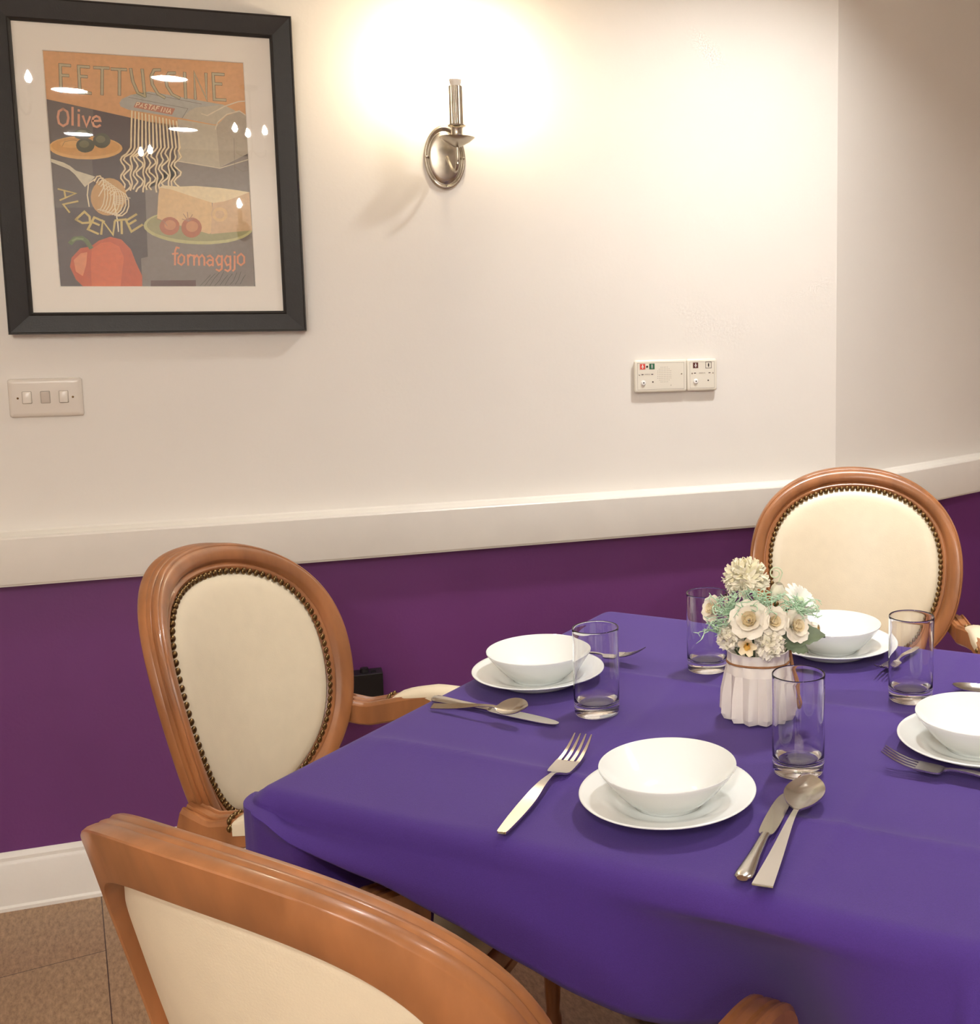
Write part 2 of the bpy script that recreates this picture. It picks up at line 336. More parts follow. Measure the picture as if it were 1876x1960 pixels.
PRINT = json.loads('[["P",0,[0.5,508.7,404.3,508.7,404.3,321,368.5,329,256,361,184.5,370,0,405.5]],["P",1,[0,405.5,90.5,387.5,79.5,251.5,0,249]],["P",1,[0.5,271.5,81,274.5,81,175,2.5,173]],["P",2,[183.5,220.5,404.3,227,401,0.5,164.5,0.5,166,64,180,68]],["P",2,[253,307.5,404.3,319,404.3,241.5,249,236.5]],["P",2,[251.5,280.5,404.3,286.5,404.3,224,183.5,218,252,247.5]],["P",1,[374.5,328,404.3,320.5,404.3,298.5,373,300]],["P",4,[259,376,339,365,362,389,392,400.5,404.3,388.5,404.3,306,341.5,271.5,255,282.5]],["P",5,[339,362,362,389,392,399,404.3,387,404,306,341.5,273]],["P",3,[143.5,405,148.5,413.5,167,423.5,204.5,433,356,412.5,382,400,357.5,388.5,337,367,268.5,378,160.5,391,145,397.5]],["P",4,[284,395,298.5,403,356,412.5,382,400,357.5,388.5,337,367,268.5,378]],["S",6,2.5,[336.5,357,342,372.5,362.5,391.5,389.5,400.5,404.3,391]],["S",6,2.2,[255,282.5,341.5,270,403.5,292]],["S",7,0.8,[162.5,418,282,400,268.5,378]],["S",7,0.8,[199.5,429,311,411.5]],["S",6,2.5,[309.5,390,321.5,386.5,358.5,409,388,421,402.5,423]],["S",7,0.7,[375,338.5,372.5,263.5]],["S",7,0.7,[373,274,389.5,264.5,403,267.5]],["P",8,[178,409.5,255.5,398.5,248,384.5,171,397]],["S",9,1.5,[175.5,399,179,408,183.5,407.5,183.5,405,181,403,177,403]],["S",9,1.5,[183.5,398,190,406.5,188.5,397]],["S",9,1.5,[185.5,401,189,400.5]],["S",9,1.5,[199.5,403.5,197.5,405,195,404,194.5,402,197,399.5,196.5,397,194,396,192,398]],["S",9,1.5,[203,404.5,208.5,403.5]],["S",9,1.5,[206,404,202,394.5]],["S",9,1.5,[207,394,213.5,402.5,212.5,393]],["S",9,1.5,[209.5,397,213,396.5]],["S",9,1.5,[215,392.5,219,401.5,224,401]],["S",9,1.5,[217.5,398,221.5,397.5]],["S",9,1.5,[230,400,226,390.5]],["S",9,1.5,[231.5,390,235,399,237,389,240.5,398]],["S",9,1.5,[239.5,388.5,246,397.5,245,387.5]],["S",9,1.5,[242,391.5,245,391]],["S",10,6.6,[30.5,421.5,32.5,479.5,51.5,479]],["S",10,6.6,[32,457.5,46.5,457.5]],["S",11,4.6,[30.5,421.5,32.5,479.5,51.5,479]],["S",11,4.6,[32,457.5,46.5,457.5]],["S",10,6.6,[88,478.5,68,478.5,67,422.5,88,422.5]],["S",10,6.6,[67.5,457.5,82.5,457.5]],["S",11,4.6,[88,478.5,68,478.5,67,422.5,88,422.5]],["S",11,4.6,[67.5,457.5,82.5,457.5]],["S",10,6.6,[98.5,478,126.5,478.5]],["S",10,6.6,[114,478,110,421.5]],["S",11,4.6,[98.5,478,126.5,478.5]],["S",11,4.6,[114,478,110,421.5]],["S",10,6.6,[132.5,477,161,477.5]],["S",10,6.6,[148,477,144.5,422.5]],["S",11,4.6,[132.5,477,161,477.5]],["S",11,4.6,[148,477,144.5,422.5]],["S",10,6.6,[170.5,479.5,173,453.5,181.5,429,195.5,422]],["S",10,6.6,[193.5,479.5,195.5,422]],["S",11,4.6,[170.5,479.5,173,453.5,181.5,429,195.5,422]],["S",11,4.6,[193.5,479.5,195.5,422]],["S",10,6.6,[229.5,481.5,217.5,480.5,210.5,466.5,212,449,222,429,235,421.5]],["S",11,4.6,[229.5,481.5,217.5,480.5,210.5,466.5,212,449,222,429,235,421.5]],["S",10,6.6,[259.5,476.5,247,475.5,240,463,241.5,447,251.5,429,265.5,422.5]],["S",11,4.6,[259.5,476.5,247,475.5,240,463,241.5,447,251.5,429,265.5,422.5]],["S",10,6.6,[279.5,478,278.5,423]],["S",11,4.6,[279.5,478,278.5,423]],["S",10,6.6,[298.5,423,299.5,479.5,322,422,323.5,479]],["S",11,4.6,[298.5,423,299.5,479.5,322,422,323.5,479]],["S",10,6.6,[360.5,479.5,338.5,479.5,338,423,361.5,423]],["S",10,6.6,[338.5,458,354.5,458]],["S",11,4.6,[360.5,479.5,338.5,479.5,338,423,361.5,423]],["S",11,4.6,[338.5,458,354.5,458]],["S",12,4.6,[32,386,23.5,380.5,20.5,368,22,355,29.5,349.5,38,355,41,367.5,39.5,380.5,32,386]],["S",12,4.6,[50.5,390,48,352.5]],["S",12,4.6,[61.5,375.5,60,351]],["S",12,4.6,[62.5,385.5,62,383]],["S",12,4.6,[69.5,372.5,75,351.5,83.5,372]],["S",12,4.6,[88.5,363.5,103,364,101.5,371.5,96,374,89.5,370,87,361.5,89.5,352.5,95.5,350.5,102,354.5]],["P",13,[143.5,306,141,300.5,135,295,126,290,114,285.5,100,282.5,84.5,280,68.5,279.5,52.5,279.5,37.5,281.5,24,284,13,288,5,292.5,0.5,298,0,303.5,1.5,309,7,314.5,16,319.5,27.5,323.5,41,327,56.5,329,72.5,330,88.5,330,104,328.5,117.5,325.5,128.5,322,137,317,142,312]],["P",14,[138.5,308.5,136.5,303.5,131,299,122.5,295,111.5,291.5,98.5,288.5,84,286.5,69,286,54,286,40,287.5,27.5,290,17.5,293,10,297,5.5,301.5,4,306,6,310.5,11.5,315,19.5,319.5,30.5,323,43,325.5,57.5,327.5,72.5,328.5,87.5,328,101.5,327,114,324.5,124.5,321.5,132.5,317.5,137,313.5]],["P",13,[65.5,312.5,63.5,309,58.5,306,51,304,42.5,303,34,303.5,27,305,22.5,307.5,21,310.5,23,314,28,316.5,35,319,43.5,320,52,319.5,59,318,64,315.5]],["S",15,0.8,[25,306,30,316,48,320.5,59,317]],["P",16,[86,335,84,330.5,79.5,326.5,73.5,323.5,66,322.5,59,323,53,325,49,329,48,333,49.5,338,54,342,60,344.5,67.5,346,75,345.5,81,343,84.5,339.5]],["P",17,[75,337.5,73.5,334.5,69.5,332,64.5,331,59,331.5,55.5,333.5,54.5,336.5,56,339.5,60,342,65,343,70.5,342.5,74,340.5]],["P",16,[120.5,322,119,316,114.5,310.5,109,306.5,102,305,95.5,306,90,309.5,86.5,314.5,85.5,320.5,87,327,91.5,332.5,97,336,104,338,110.5,337,116,333.5,119.5,328.5]],["P",17,[110.5,324.5,109,320.5,105.5,317.5,100.5,316,95.5,317,92.5,320,91,324,93,328,96.5,331,101.5,332.5,106,331.5,109.5,328.5]],["P",16,[88.5,310.5,86.5,304.5,82.5,299,76,295.5,69,294,62,295,56.5,298,53,303,52,309,53.5,315,58,320.5,64,324,71,325.5,78,324.5,84,321.5,87.5,316.5]],["P",17,[78,313,76.5,309,72.5,306,67.5,304.5,62.5,305.5,59,308,58,312,59.5,316,63.5,319,68.5,320.5,73.5,319.5,77,317]],["S",18,3.8,[167.5,389,166,373,164.5,357,163,341,162,325,160.5,309,156,302,151,295,141.5,288,138,281,140,274.5,144.5,268,146,261,142,254.5,137,247.5,136,240.5,140,234,143.5,227.5,142,220.5,136.5,213.5]],["S",9,2.2,[167.5,389,166,373,164.5,357,163,341,162,325,160.5,309,156,302,151,295,141.5,288,138,281,140,274.5,144.5,268,146,261,142,254.5,137,247.5,136,240.5,140,234,143.5,227.5,142,220.5,136.5,213.5]],["S",18,3.8,[174,387.5,173,372,171.5,356,170.5,340.5,169,325,168,309.5,165,302.5,159.5,295.5,147,288,144,281.5,149.5,275,156.5,268.5,156,261.5,148.5,254.5,142,247.5,144,241,151.5,234.5,155,224,150,217.5,141.5,210.5]],["S",9,2.2,[174,387.5,173,372,171.5,356,170.5,340.5,169,325,168,309.5,165,302.5,159.5,295.5,147,288,144,281.5,149.5,275,156.5,268.5,156,261.5,148.5,254.5,142,247.5,144,241,151.5,234.5,155,224,150,217.5,141.5,210.5]],["S",18,3.8,[181,386,180,371,179,355.5,177.5,340,176.5,325,175.5,309.5,171,302.5,165.5,295.5,158.5,288.5,158,282,159.5,275,160.5,268.5,159.5,261.5,157,255,155.5,248,156.5,241.5,158,234.5,158,228.5,156,222,153.5,215]],["S",9,2.2,[181,386,180,371,179,355.5,177.5,340,176.5,325,175.5,309.5,171,302.5,165.5,295.5,158.5,288.5,158,282,159.5,275,160.5,268.5,159.5,261.5,157,255,155.5,248,156.5,241.5,158,234.5,158,228.5,156,222,153.5,215]],["S",18,3.8,[187.5,384.5,187,369.5,186,355,185,340,184,325,183,310,179.5,303,172.5,296,164,289,165.5,282,170,275.5,172,269,168.5,262,163,255,161.5,248,165.5,241.5,169.5,235,168.5,231.5,163,224.5,159.5,217.5]],["S",9,2.2,[187.5,384.5,187,369.5,186,355,185,340,184,325,183,310,179.5,303,172.5,296,164,289,165.5,282,170,275.5,172,269,168.5,262,163,255,161.5,248,165.5,241.5,169.5,235,168.5,231.5,163,224.5,159.5,217.5]],["S",18,3.8,[194.5,383.5,194,368.5,193,354,192.5,339.5,191.5,325,191,310,187.5,303.5,179,296,169.5,289,174.5,282.5,182,276,182.5,269.5,175,262,168,255,169,248.5,176.5,242,181,235.5,177,226.5,168.5,219.5,165,212.5]],["S",9,2.2,[194.5,383.5,194,368.5,193,354,192.5,339.5,191.5,325,191,310,187.5,303.5,179,296,169.5,289,174.5,282.5,182,276,182.5,269.5,175,262,168,255,169,248.5,176.5,242,181,235.5,177,226.5,168.5,219.5,165,212.5]],["S",18,3.8,[201.5,382,201,367.5,200,353.5,199.5,339,199,325,198.5,310.5,194.5,303.5,189,296.5,184,289.5,185.5,283,186.5,276,185.5,269.5,183,262.5,181.5,255.5,182,249,184,242,184,235.5,182,225.5,179.5,219,179,212]],["S",9,2.2,[201.5,382,201,367.5,200,353.5,199.5,339,199,325,198.5,310.5,194.5,303.5,189,296.5,184,289.5,185.5,283,186.5,276,185.5,269.5,183,262.5,181.5,255.5,182,249,184,242,184,235.5,182,225.5,179.5,219,179,212]],["S",18,3.8,[208,380.5,208,366.5,207.5,352.5,207,338.5,206.5,325,206,311,202,304,195,297,191,290,195.5,283.5,198,276.5,195,269.5,189.5,262.5,187.5,256,191,249,195.5,242.5,195,235.5,189.5,231,185.5,224.5,187,217.5]],["S",9,2.2,[208,380.5,208,366.5,207.5,352.5,207,338.5,206.5,325,206,311,202,304,195,297,191,290,195.5,283.5,198,276.5,195,269.5,189.5,262.5,187.5,256,191,249,195.5,242.5,195,235.5,189.5,231,185.5,224.5,187,217.5]],["S",18,3.8,[215,379,215,365.5,214.5,352,214.5,338.5,214,325,214,311,209,304,201.5,297,200,290.5,207.5,284,209,277,202,270,194.5,263,194.5,256,202,249.5,207,243,203.5,236,195.5,231,191.5,224,196,217.5]],["S",9,2.2,[215,379,215,365.5,214.5,352,214.5,338.5,214,325,214,311,209,304,201.5,297,200,290.5,207.5,284,209,277,202,270,194.5,263,194.5,256,202,249.5,207,243,203.5,236,195.5,231,191.5,224,196,217.5]],["S",18,3.8,[222,377.5,222,364.5,222,351,221.5,338,221.5,325,221.5,311.5,217.5,304.5,213.5,297.5,211,290.5,212.5,284,212,277,209.5,270.5,207.5,263.5,208,256.5,210,250,210.5,243,208.5,236,206,226,205.5,219.5,206.5,212.5]],["S",9,2.2,[222,377.5,222,364.5,222,351,221.5,338,221.5,325,221.5,311.5,217.5,304.5,213.5,297.5,211,290.5,212.5,284,212,277,209.5,270.5,207.5,263.5,208,256.5,210,250,210.5,243,208.5,236,206,226,205.5,219.5,206.5,212.5]],["S",18,3.8,[229,376.5,229,363.5,229,350.5,229,337.5,229,324.5,229.5,312,224.5,305,220.5,298,221.5,291,224.5,284.5,221.5,277.5,216,270.5,213.5,263.5,217,257,221.5,250,221.5,243.5,216,236.5,211.5,228,212.5,221,217.5,214.5]],["S",9,2.2,[229,376.5,229,363.5,229,350.5,229,337.5,229,324.5,229.5,312,224.5,305,220.5,298,221.5,291,224.5,284.5,221.5,277.5,216,270.5,213.5,263.5,217,257,221.5,250,221.5,243.5,216,236.5,211.5,228,212.5,221,217.5,214.5]],["S",18,3.8,[236,375,236,362.5,236.5,350,236.5,337.5,237,324.5,237,312,231.5,305,229,298,233,291.5,235.5,285,229,278,221,270.5,220.5,264,227.5,257.5,233.5,250.5,230.5,243.5,222,236.5,217.5,233,222,226.5,229.5,219.5]],["S",9,2.2,[236,375,236,362.5,236.5,350,236.5,337.5,237,324.5,237,312,231.5,305,229,298,233,291.5,235.5,285,229,278,221,270.5,220.5,264,227.5,257.5,233.5,250.5,230.5,243.5,222,236.5,217.5,233,222,226.5,229.5,219.5]],["S",18,3.8,[242.5,373.5,243,361.5,243.5,349,244,337,244.5,324.5,245,312.5,241.5,305.5,239.5,298.5,239,292,238.5,285,236,278,234,271,234.5,264.5,236,257.5,236.5,250.5,235,244,232.5,237,232,230.5,233,224,234.5,217]],["S",9,2.2,[242.5,373.5,243,361.5,243.5,349,244,337,244.5,324.5,245,312.5,241.5,305.5,239.5,298.5,239,292,238.5,285,236,278,234,271,234.5,264.5,236,257.5,236.5,250.5,235,244,232.5,237,232,230.5,233,224,234.5,217]],["S",18,3.8,[249.5,372,250,360,251,348.5,251.5,336.5,252,324.5,252.5,313,249,306,249,299,250.5,292,248.5,285.5,242.5,278.5,239.5,271.5,242.5,264.5,247.5,258,248,251,243,244,238,237,238.5,226.5,243,220,246,213]],["S",9,2.2,[249.5,372,250,360,251,348.5,251.5,336.5,252,324.5,252.5,313,249,306,249,299,250.5,292,248.5,285.5,242.5,278.5,239.5,271.5,242.5,264.5,247.5,258,248,251,243,244,238,237,238.5,226.5,243,220,246,213]],["S",18,3.8,[256.5,370.5,257.5,359,258,347.5,259,336,259.5,324.5,260.5,313,257,306,259,299.5,262,292.5,256,285.5,248,278.5,246.5,271.5,253,265,259.5,258.5,257.5,251.5,249,244.5,244,237.5,247.5,231,255,224.5,257.5,217.5]],["S",9,2.2,[256.5,370.5,257.5,359,258,347.5,259,336,259.5,324.5,260.5,313,257,306,259,299.5,262,292.5,256,285.5,248,278.5,246.5,271.5,253,265,259.5,258.5,257.5,251.5,249,244.5,244,237.5,247.5,231,255,224.5,257.5,217.5]],["P",19,[1,278.5,25,271,37.5,264,48,254.5,85.5,242.5,63.5,219,53.5,234,45.5,246,35,256.5,0.5,271.5]],["P",20,[142,189,137.5,179,130.5,170,122.5,163.5,113.5,159.5,104,158,95,159.5,87,163.5,80.5,170.5,76,179,73.5,188.5,73.5,199.5,76,210,80.5,220,87,228.5,95,235,104,239,113.5,240.5,122.5,239,130.5,235,137,228.5,142,220,144.5,210,144.5,199.5]],["S",6,2.2,[121.5,201,135,201.5,152,197.5]],["S",6,2.2,[121,197,133,197,148,194]],["S",6,2.2,[121,193,131,192,143.5,191]],["S",6,2.2,[120.5,189,129,187.5,139,188]],["S",6,2.2,[120.5,185,126.5,183,135,185]],["S",18,3,[83,232.5,88.5,243,95,244.5,100,235.5,102,219.5,101.5,200.5,97.5,183,91.5,172,85.5,170.5]],["S",9,1.5,[83,232.5,88.5,243,95,244.5,100,235.5,102,219.5,101.5,200.5,97.5,183,91.5,172,85.5,170.5]],["S",18,3,[87,229,93,239,100,240,105,232,108,216.5,107,198,103,181,97,170.5,90,169]],["S",9,1.5,[87,229,93,239,100,240,105,232,108,216.5,107,198,103,181,97,170.5,90,169]],["S",18,3,[91,225,97.5,235,104.5,236,110.5,228,113.5,213.5,113,195.5,108.5,179,102,169,95,167.5]],["S",9,1.5,[91,225,97.5,235,104.5,236,110.5,228,113.5,213.5,113,195.5,108.5,179,102,169,95,167.5]],["S",18,3,[95,221.5,102,231,109.5,232,116,224.5,119.5,210,119,192.5,114.5,177,107.5,167,99.5,165.5]],["S",9,1.5,[95,221.5,102,231,109.5,232,116,224.5,119.5,210,119,192.5,114.5,177,107.5,167,99.5,165.5]],["S",18,3,[99,218,106.5,227,114.5,228,121.5,220.5,125,207,124.5,190,120,175,112.5,165.5,104,164]],["S",9,1.5,[99,218,106.5,227,114.5,228,121.5,220.5,125,207,124.5,190,120,175,112.5,165.5,104,164]],["S",18,3,[103,214,111,223,119.5,224,127,217,131,203.5,130.5,187.5,125.5,173,118,163.5,109,162.5]],["S",9,1.5,[103,214,111,223,119.5,224,127,217,131,203.5,130.5,187.5,125.5,173,118,163.5,109,162.5]],["S",18,3,[107,210.5,115,219,124.5,220,132.5,213,137,200.5,136.5,185,131.5,171,123,162,113.5,160.5]],["S",9,1.5,[107,210.5,115,219,124.5,220,132.5,213,137,200.5,136.5,185,131.5,171,123,162,113.5,160.5]],["S",18,3,[111,206.5,119.5,215,129.5,216,138,209.5,142.5,197,142.5,182,137,169,128.5,160.5,118.5,159]],["S",9,1.5,[111,206.5,119.5,215,129.5,216,138,209.5,142.5,197,142.5,182,137,169,128.5,160.5,118.5,159]],["S",18,3,[115,203,124,211,134.5,212,143.5,205.5,148.5,194,148,179.5,143,166.5,133.5,158.5,123,157.5]],["S",9,1.5,[115,203,124,211,134.5,212,143.5,205.5,148.5,194,148,179.5,143,166.5,133.5,158.5,123,157.5]],["S",9,2.4,[85,237.5,71,227,67,202,69,177]],["S",9,2.6,[122,211,118.5,191,121.5,166,123.5,146,124,123]],["S",9,2.2,[101,235.5,100,218,89.5,200]],["S",21,3.6,[13,189.5,44.5,205,11,213.5]],["S",21,3.6,[24,195.5,22.5,210]],["S",21,3.6,[47.5,188,18.5,180.5,29.5,163.5]],["S",21,4.6,[41,148,59,165.5,68.5,155,68.5,142,53.5,140.5,41,148]],["S",21,4.6,[96.5,144.5,77.5,153.5,63.5,127,83,117.5]],["S",21,4.6,[72,143.5,86,137]],["S",21,4.6,[89,117,94,146,112.5,116,118,145]],["S",21,4.6,[119,147.5,141,150.5]],["S",21,4.6,[131.5,149.5,130.5,119]],["S",21,4.6,[162.5,162,141,147.5,150,123.5,173,139]],["S",21,4.6,[144.5,138.5,160.5,149]],["P",22,[404.3,134.5,401.5,126.5,394,119.5,382.5,112.5,367.5,107,349.5,102,329,99,307.5,97,285,97,262.5,98,241.5,100.5,222.5,104.5,206,110,192.5,116,183,123,177,130,175.5,137.5,178.5,145,185.5,152.5,196,159,210.5,164.5,228,169.5,248,172.5,269,174.5,291.5,175.5,314,174.5,335,172,355,168,372,163,386.5,156.5,396.5,149.5,402.5,142]],["P",23,[400,136.5,397.5,130,390.5,123.5,379.5,117.5,365.5,112.5,348,108.5,329,106,308,104.5,286.5,104,265.5,105,245.5,107.5,227,111,211.5,115.5,198.5,120.5,189,126.5,183.5,133,182,139.5,185,146,191.5,152.5,201.5,158,215.5,163,232,167,251,170,271,171.5,292.5,172,313.5,171.5,334,169,353,166,369.5,161.5,382.5,156,392.5,150,398.5,143.5]],["P",25,[213,222.5,220,227.5,320,193.5,320.5,129,311.5,120.5,204,152.5,209.5,203.5]],["P",26,[321.5,191.5,347,196.5,401.5,218.5,402.5,130.5,314,120.5]],["P",24,[213,222.5,220,228,253,226,288.5,228.5,339,225.5,372.5,222,401.5,217.5,372,205,347,195.5,322.5,191,308.5,195.5,271,207.5,236,219.5]],["P",26,[354.5,166,353,159,349.5,153.5,344,149,338,146.5,331.5,146.5,325.5,148.5,320.5,153,317.5,158.5,316.5,165,318,171.5,322,177.5,327,182,333.5,184,340,184.5,346,182,351,178,354,172.5]],["P",25,[352,166,351,160,347.5,155,343,151,337.5,149,332,149,326.5,151,322.5,154.5,320,159.5,319,165,320.5,170.5,323.5,176,328,179.5,333.5,181.5,339.5,182,344.5,180,349,176.5,351.5,171.5]],["P",26,[345.5,165.5,344,161.5,341,158,337.5,156,333,156,329,158,326.5,161,326,165,327,169.5,330,173,334,174.5,338.5,175,342,173,344.5,170]],["P",28,[249.5,137.5,248,130.5,244,124,238,119.5,231.5,117,224,117,217.5,119,212,123.5,209,129.5,208,136.5,210,143.5,214,150,219.5,154.5,226.5,157,233.5,157.5,240.5,155,245.5,150.5,249,144.5]],["P",29,[242.5,140,241,135,237.5,131,232.5,128.5,227,128.5,222,130.5,218.5,134.5,218,139.5,219.5,144.5,223,148.5,228,150.5,233.5,150.5,238.5,148.5,241.5,144.5]],["P",28,[296,135,294,127,290,120,284,115,276.5,112,269.5,112,262.5,114.5,257,119.5,253.5,126.5,253,134,254.5,142,258.5,149,264.5,154,272,157,279.5,157,286,154.5,291.5,149.5,295,142.5]],["P",29,[288.5,137.5,287,132,283,127.5,278,125,272,125,267,127,263.5,131.5,262.5,137,264.5,142.5,268,146.5,273.5,149,279,149.5,284,147,287.5,143]],["S",27,1.6,[268.5,148.5,259,165]],["S",27,1.6,[268.5,148.5,267.5,169]],["S",27,1.6,[268.5,148.5,278,164]],["S",27,1.6,[268.5,148.5,256,153.5]],["S",27,1.6,[268.5,148.5,279.5,155]],["S",27,1.6,[204,153.5,217.5,147.5,224,137.5]],["P",30,[22.5,44,27,64,46,85.5,66.5,89.5,83.5,102.5,106.5,111.5,129,105.5,146.5,84,155,55,166,24.5,164.5,0.5,46,0.5,32.5,16.5]],["P",31,[68.5,84.5,87.5,97.5,106,100,123.5,90,131.5,65,124,24,120.5,0.5,63,0.5,64,49]],["P",32,[31,59,45.5,74,59,77,55,49,46.5,24,33.5,34]],["P",31,[91.5,90,107.5,91.5,112.5,62,101,24,93.5,49.5]],["S",33,9,[27.5,96.5,36,106,50,108,58.5,102,66.5,87]],["S",34,4,[31.5,101.5,40.5,107,52,105.5]],["S",35,4,[245.5,88,240.5,89.5,237,81,235,50]],["S",35,4,[231.5,74.5,242.5,76]],["S",35,4,[249.5,74,243,66.5,242,54.5,248,50,254.5,56,255.5,68.5,249.5,74]],["S",35,4,[263,72.5,262.5,49.5]],["S",35,4,[263,66.5,268,73,273,71]],["S",35,4,[276,72,275,49.5]],["S",35,4,[276,66,282,72,286,66,285.5,49.5]],["S",35,4,[286,66,293,72.5,297.5,66.5,296.5,49.5]],["S",35,4,[304,69,310,71.5,315.5,65.5,314.5,48.5]],["S",35,4,[315,60.5,307.5,62,302,55.5,307,48.5,315,53]],["S",35,4,[335,71.5,333,41.5,327,36.5,321.5,40]],["S",35,4,[334.5,68.5,327.5,71.5,322,62,326,50,334,53.5]],["S",35,4,[353,71,351.5,41,345.5,36,340,39.5]],["S",35,4,[353,68.5,345.5,71,340,61.5,344.5,49.5,352,53]],["S",35,4,[362,71,360.5,41,356.5,37]],["S",35,4,[362.5,80.5,362.5,78]],["S",35,4,[376,76.5,368.5,69.5,368,55.5,374.5,50,382,56,382.5,69.5,376,76.5]],["P",36,[183,14.5,276.5,15.5,276,0.5,182,0.5]],["S",37,0.9,[283,0.5,296,14,308.5,27.5]],["S",37,0.9,[294,1.5,306,17.5,318,30]],["S",37,0.9,[305,2,316.5,20.5,327.5,32.5]],["S",37,0.9,[316,3,326.5,14.5,337,35]],["S",37,0.9,[327,4,337,17.5,345.5,27.5]],["S",37,0.9,[338,4.5,347.5,20.5,355,30]],["S",37,0.9,[349,5.5,357,14.5,364.5,32.5]],["S",37,0.9,[360,6,367.5,17.5,374,35.5]],["S",37,0.9,[371,7,378,20.5,383,27.5]]]')
bm = bmesh.new(); DARK = len(PC)
def pt(x, z, y): return bm.verts.new((PX0+x/1000, y, PZ0+z/1000))
f = bm.faces.new([pt(x, z, -.0102) for x, z in ((-1,-1),(405.3,-1),(405.3,509.7),(-1,509.7))]); f.material_index = DARK
y = -.0104; DY = .0000045
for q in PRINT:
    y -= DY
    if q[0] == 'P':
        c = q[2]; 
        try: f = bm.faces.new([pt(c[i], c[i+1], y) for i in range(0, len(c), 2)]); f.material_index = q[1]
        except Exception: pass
    else:
        c = q[3]; P = [Vector((c[i], c[i+1])) for i in range(0, len(c), 2)]; wd = q[2]/2
        L = []; R = []
        for i, p in enumerate(P):
            a = P[max(0, i-1)]; b = P[min(len(P)-1, i+1)]
            if (b-a).length < 1e-4: b = a+Vector((1,0))
            d1 = (P[i]-a); d2 = (b-P[i]); d1 = d1.normalized() if d1.length > 0 else d2.normalized(); d2 = d2.normalized() if d2.length > 0 else d1
            t = (d1+d2); t = t.normalized() if t.length > .2 else d2
            n = Vector((-t.y, t.x)); k = 1/max(.55, n.dot(Vector((-d2.y, d2.x))))
            e = Vector((0,0))
            if i == 0: e = -d2*wd*.6
            if i == len(P)-1: e = d1*wd*.6
            L.append(p+n*wd*k+e); R.append(p-n*wd*k+e)
        cl = lambda v: (min(max(v.x, 0), 404.3), min(max(v.y, 0), 508.7))
        LV = [pt(*cl(v), y) for v in L]; RV = [pt(*cl(v), y) for v in R]
        for i in range(len(P)-1):
            try: bm.faces.new((LV[i], LV[i+1], RV[i+1], RV[i])).material_index = q[1]
            except Exception: pass
bmesh.ops.triangulate(bm, faces=[f for f in bm.faces if len(f.verts) > 4])
for f in bm.faces:
    f.normal_update()
    if f.normal.y > 0: f.normal_flip()
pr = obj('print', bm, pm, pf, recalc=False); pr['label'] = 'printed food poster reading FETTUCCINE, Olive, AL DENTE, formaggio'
bm = bmesh.new(); box(bm, IX0-.003, IX1+.003, -.0165, -.0150, IZ0-.003, IZ1+.003); obj('glass_pane', bm, glass_thin, pf)

# ------------------------------------------------------------------ light switch
sw = thing('light_switch', 'white three-gang light switch plate below the poster', 'light switch', (-.5952, 0, 1.1374))
bm = bmesh.new(); box(bm, .002, .144, -.004, 0, .002, .084)
rows = []
def rrect(x0, x1, z0, z1, r, y, n=5):
    P = []
    for cx, cz, a0 in ((x1-r,z0+r,-PI/2),(x1-r,z1-r,0),(x0+r,z1-r,PI/2),(x0+r,z0+r,PI)):
        for k in range(n+1):
            a = a0+PI/2*k/n; P.append(Vector((cx+r*cos(a), y, cz+r*sin(a))))
    return P
def plate(bm, x0, x1, z0, z1, r, steps, mi=0):
    rows = [rrect(x0+i, x1-i, z0+i, z1-i, max(.0004, r-i*.5), -y) for i, y in steps]
    V = grid(bm, rows, closed_u=True, mi=mi); bm.faces.new(V[-1]).material_index = mi
plate(bm, 0, .146, 0, .086, .006, [(0,0),(0,.004),(.001,.007),(.004,.0095),(.010,.0105)])
obj('plate', bm, plastic, sw, smooth=True, angle=50)
for i, (cx, tilt) in enumerate(((.037,1),(.073,-1),(.109,1))):
    bm = bmesh.new(); plate(bm, -.0088, .0088, -.013, .013, .002, [(0,0),(0,.0008),(.0008,.0030),(.0014,.0033)])
    for v in bm.verts:
        if v.co.y < -.002: v.co.y += tilt*v.co.z*.13*1
        v.co += Vector((cx, -.0102, .044))
    obj('rocker', bm, plastic if tilt > 0 else mat('rocker_grey', (206,196,184), .3), sw, smooth=True, angle=40)
    bm = bmesh.new(); plate(bm, cx-.0096, cx+.0096, .044-.0138, .044+.0138, .002, [(0,.0104),(0,.01062)]); obj('rocker_gap', bm, grey_line, sw)
for cx in (.019, .127):
    bm = bmesh.new(); bmesh.ops.create_uvsphere(bm, u_segments=12, v_segments=8, radius=.0024, matrix=Matrix.Translation((cx,-.0102,.043))); obj('screw', bm, brass, sw, smooth=True)

# ------------------------------------------------------------------ intercom units
def disc(bm, cx, cz, r, y, mi=0, n=16, r2=None):
    bm.faces.new([bm.verts.new((cx+r*cos(2*PI*k/n), y, cz+(r2 or r)*sin(2*PI*k/n))) for k in range(n)]).material_index = mi
def flat_text(s, x, z, size, m, parent, name='lettering'):
    cu = bpy.data.curves.new(name, 'FONT'); cu.body = s; cu.size = size; cu.align_x = 'CENTER'; cu.extrude = .0001
    o = bpy.data.objects.new(name, cu); COL.objects.link(o)
    dg = bpy.context.evaluated_depsgraph_get(); me = bpy.data.meshes.new_from_object(o.evaluated_get(dg)); bpy.data.objects.remove(o)
    me.materials.clear(); me.materials.append(m); o2 = bpy.data.objects.new(name, me); COL.objects.link(o2); o2.parent = parent
    o2.location = (x, -.0228, z); o2.rotation_euler = (PI/2, 0, 0); return o2
red_m = mat('label_red', (214,84,72), .5); green_m = mat('label_green', (48,104,74), .5); brown_m = mat('label_brown', (92,48,42), .5)
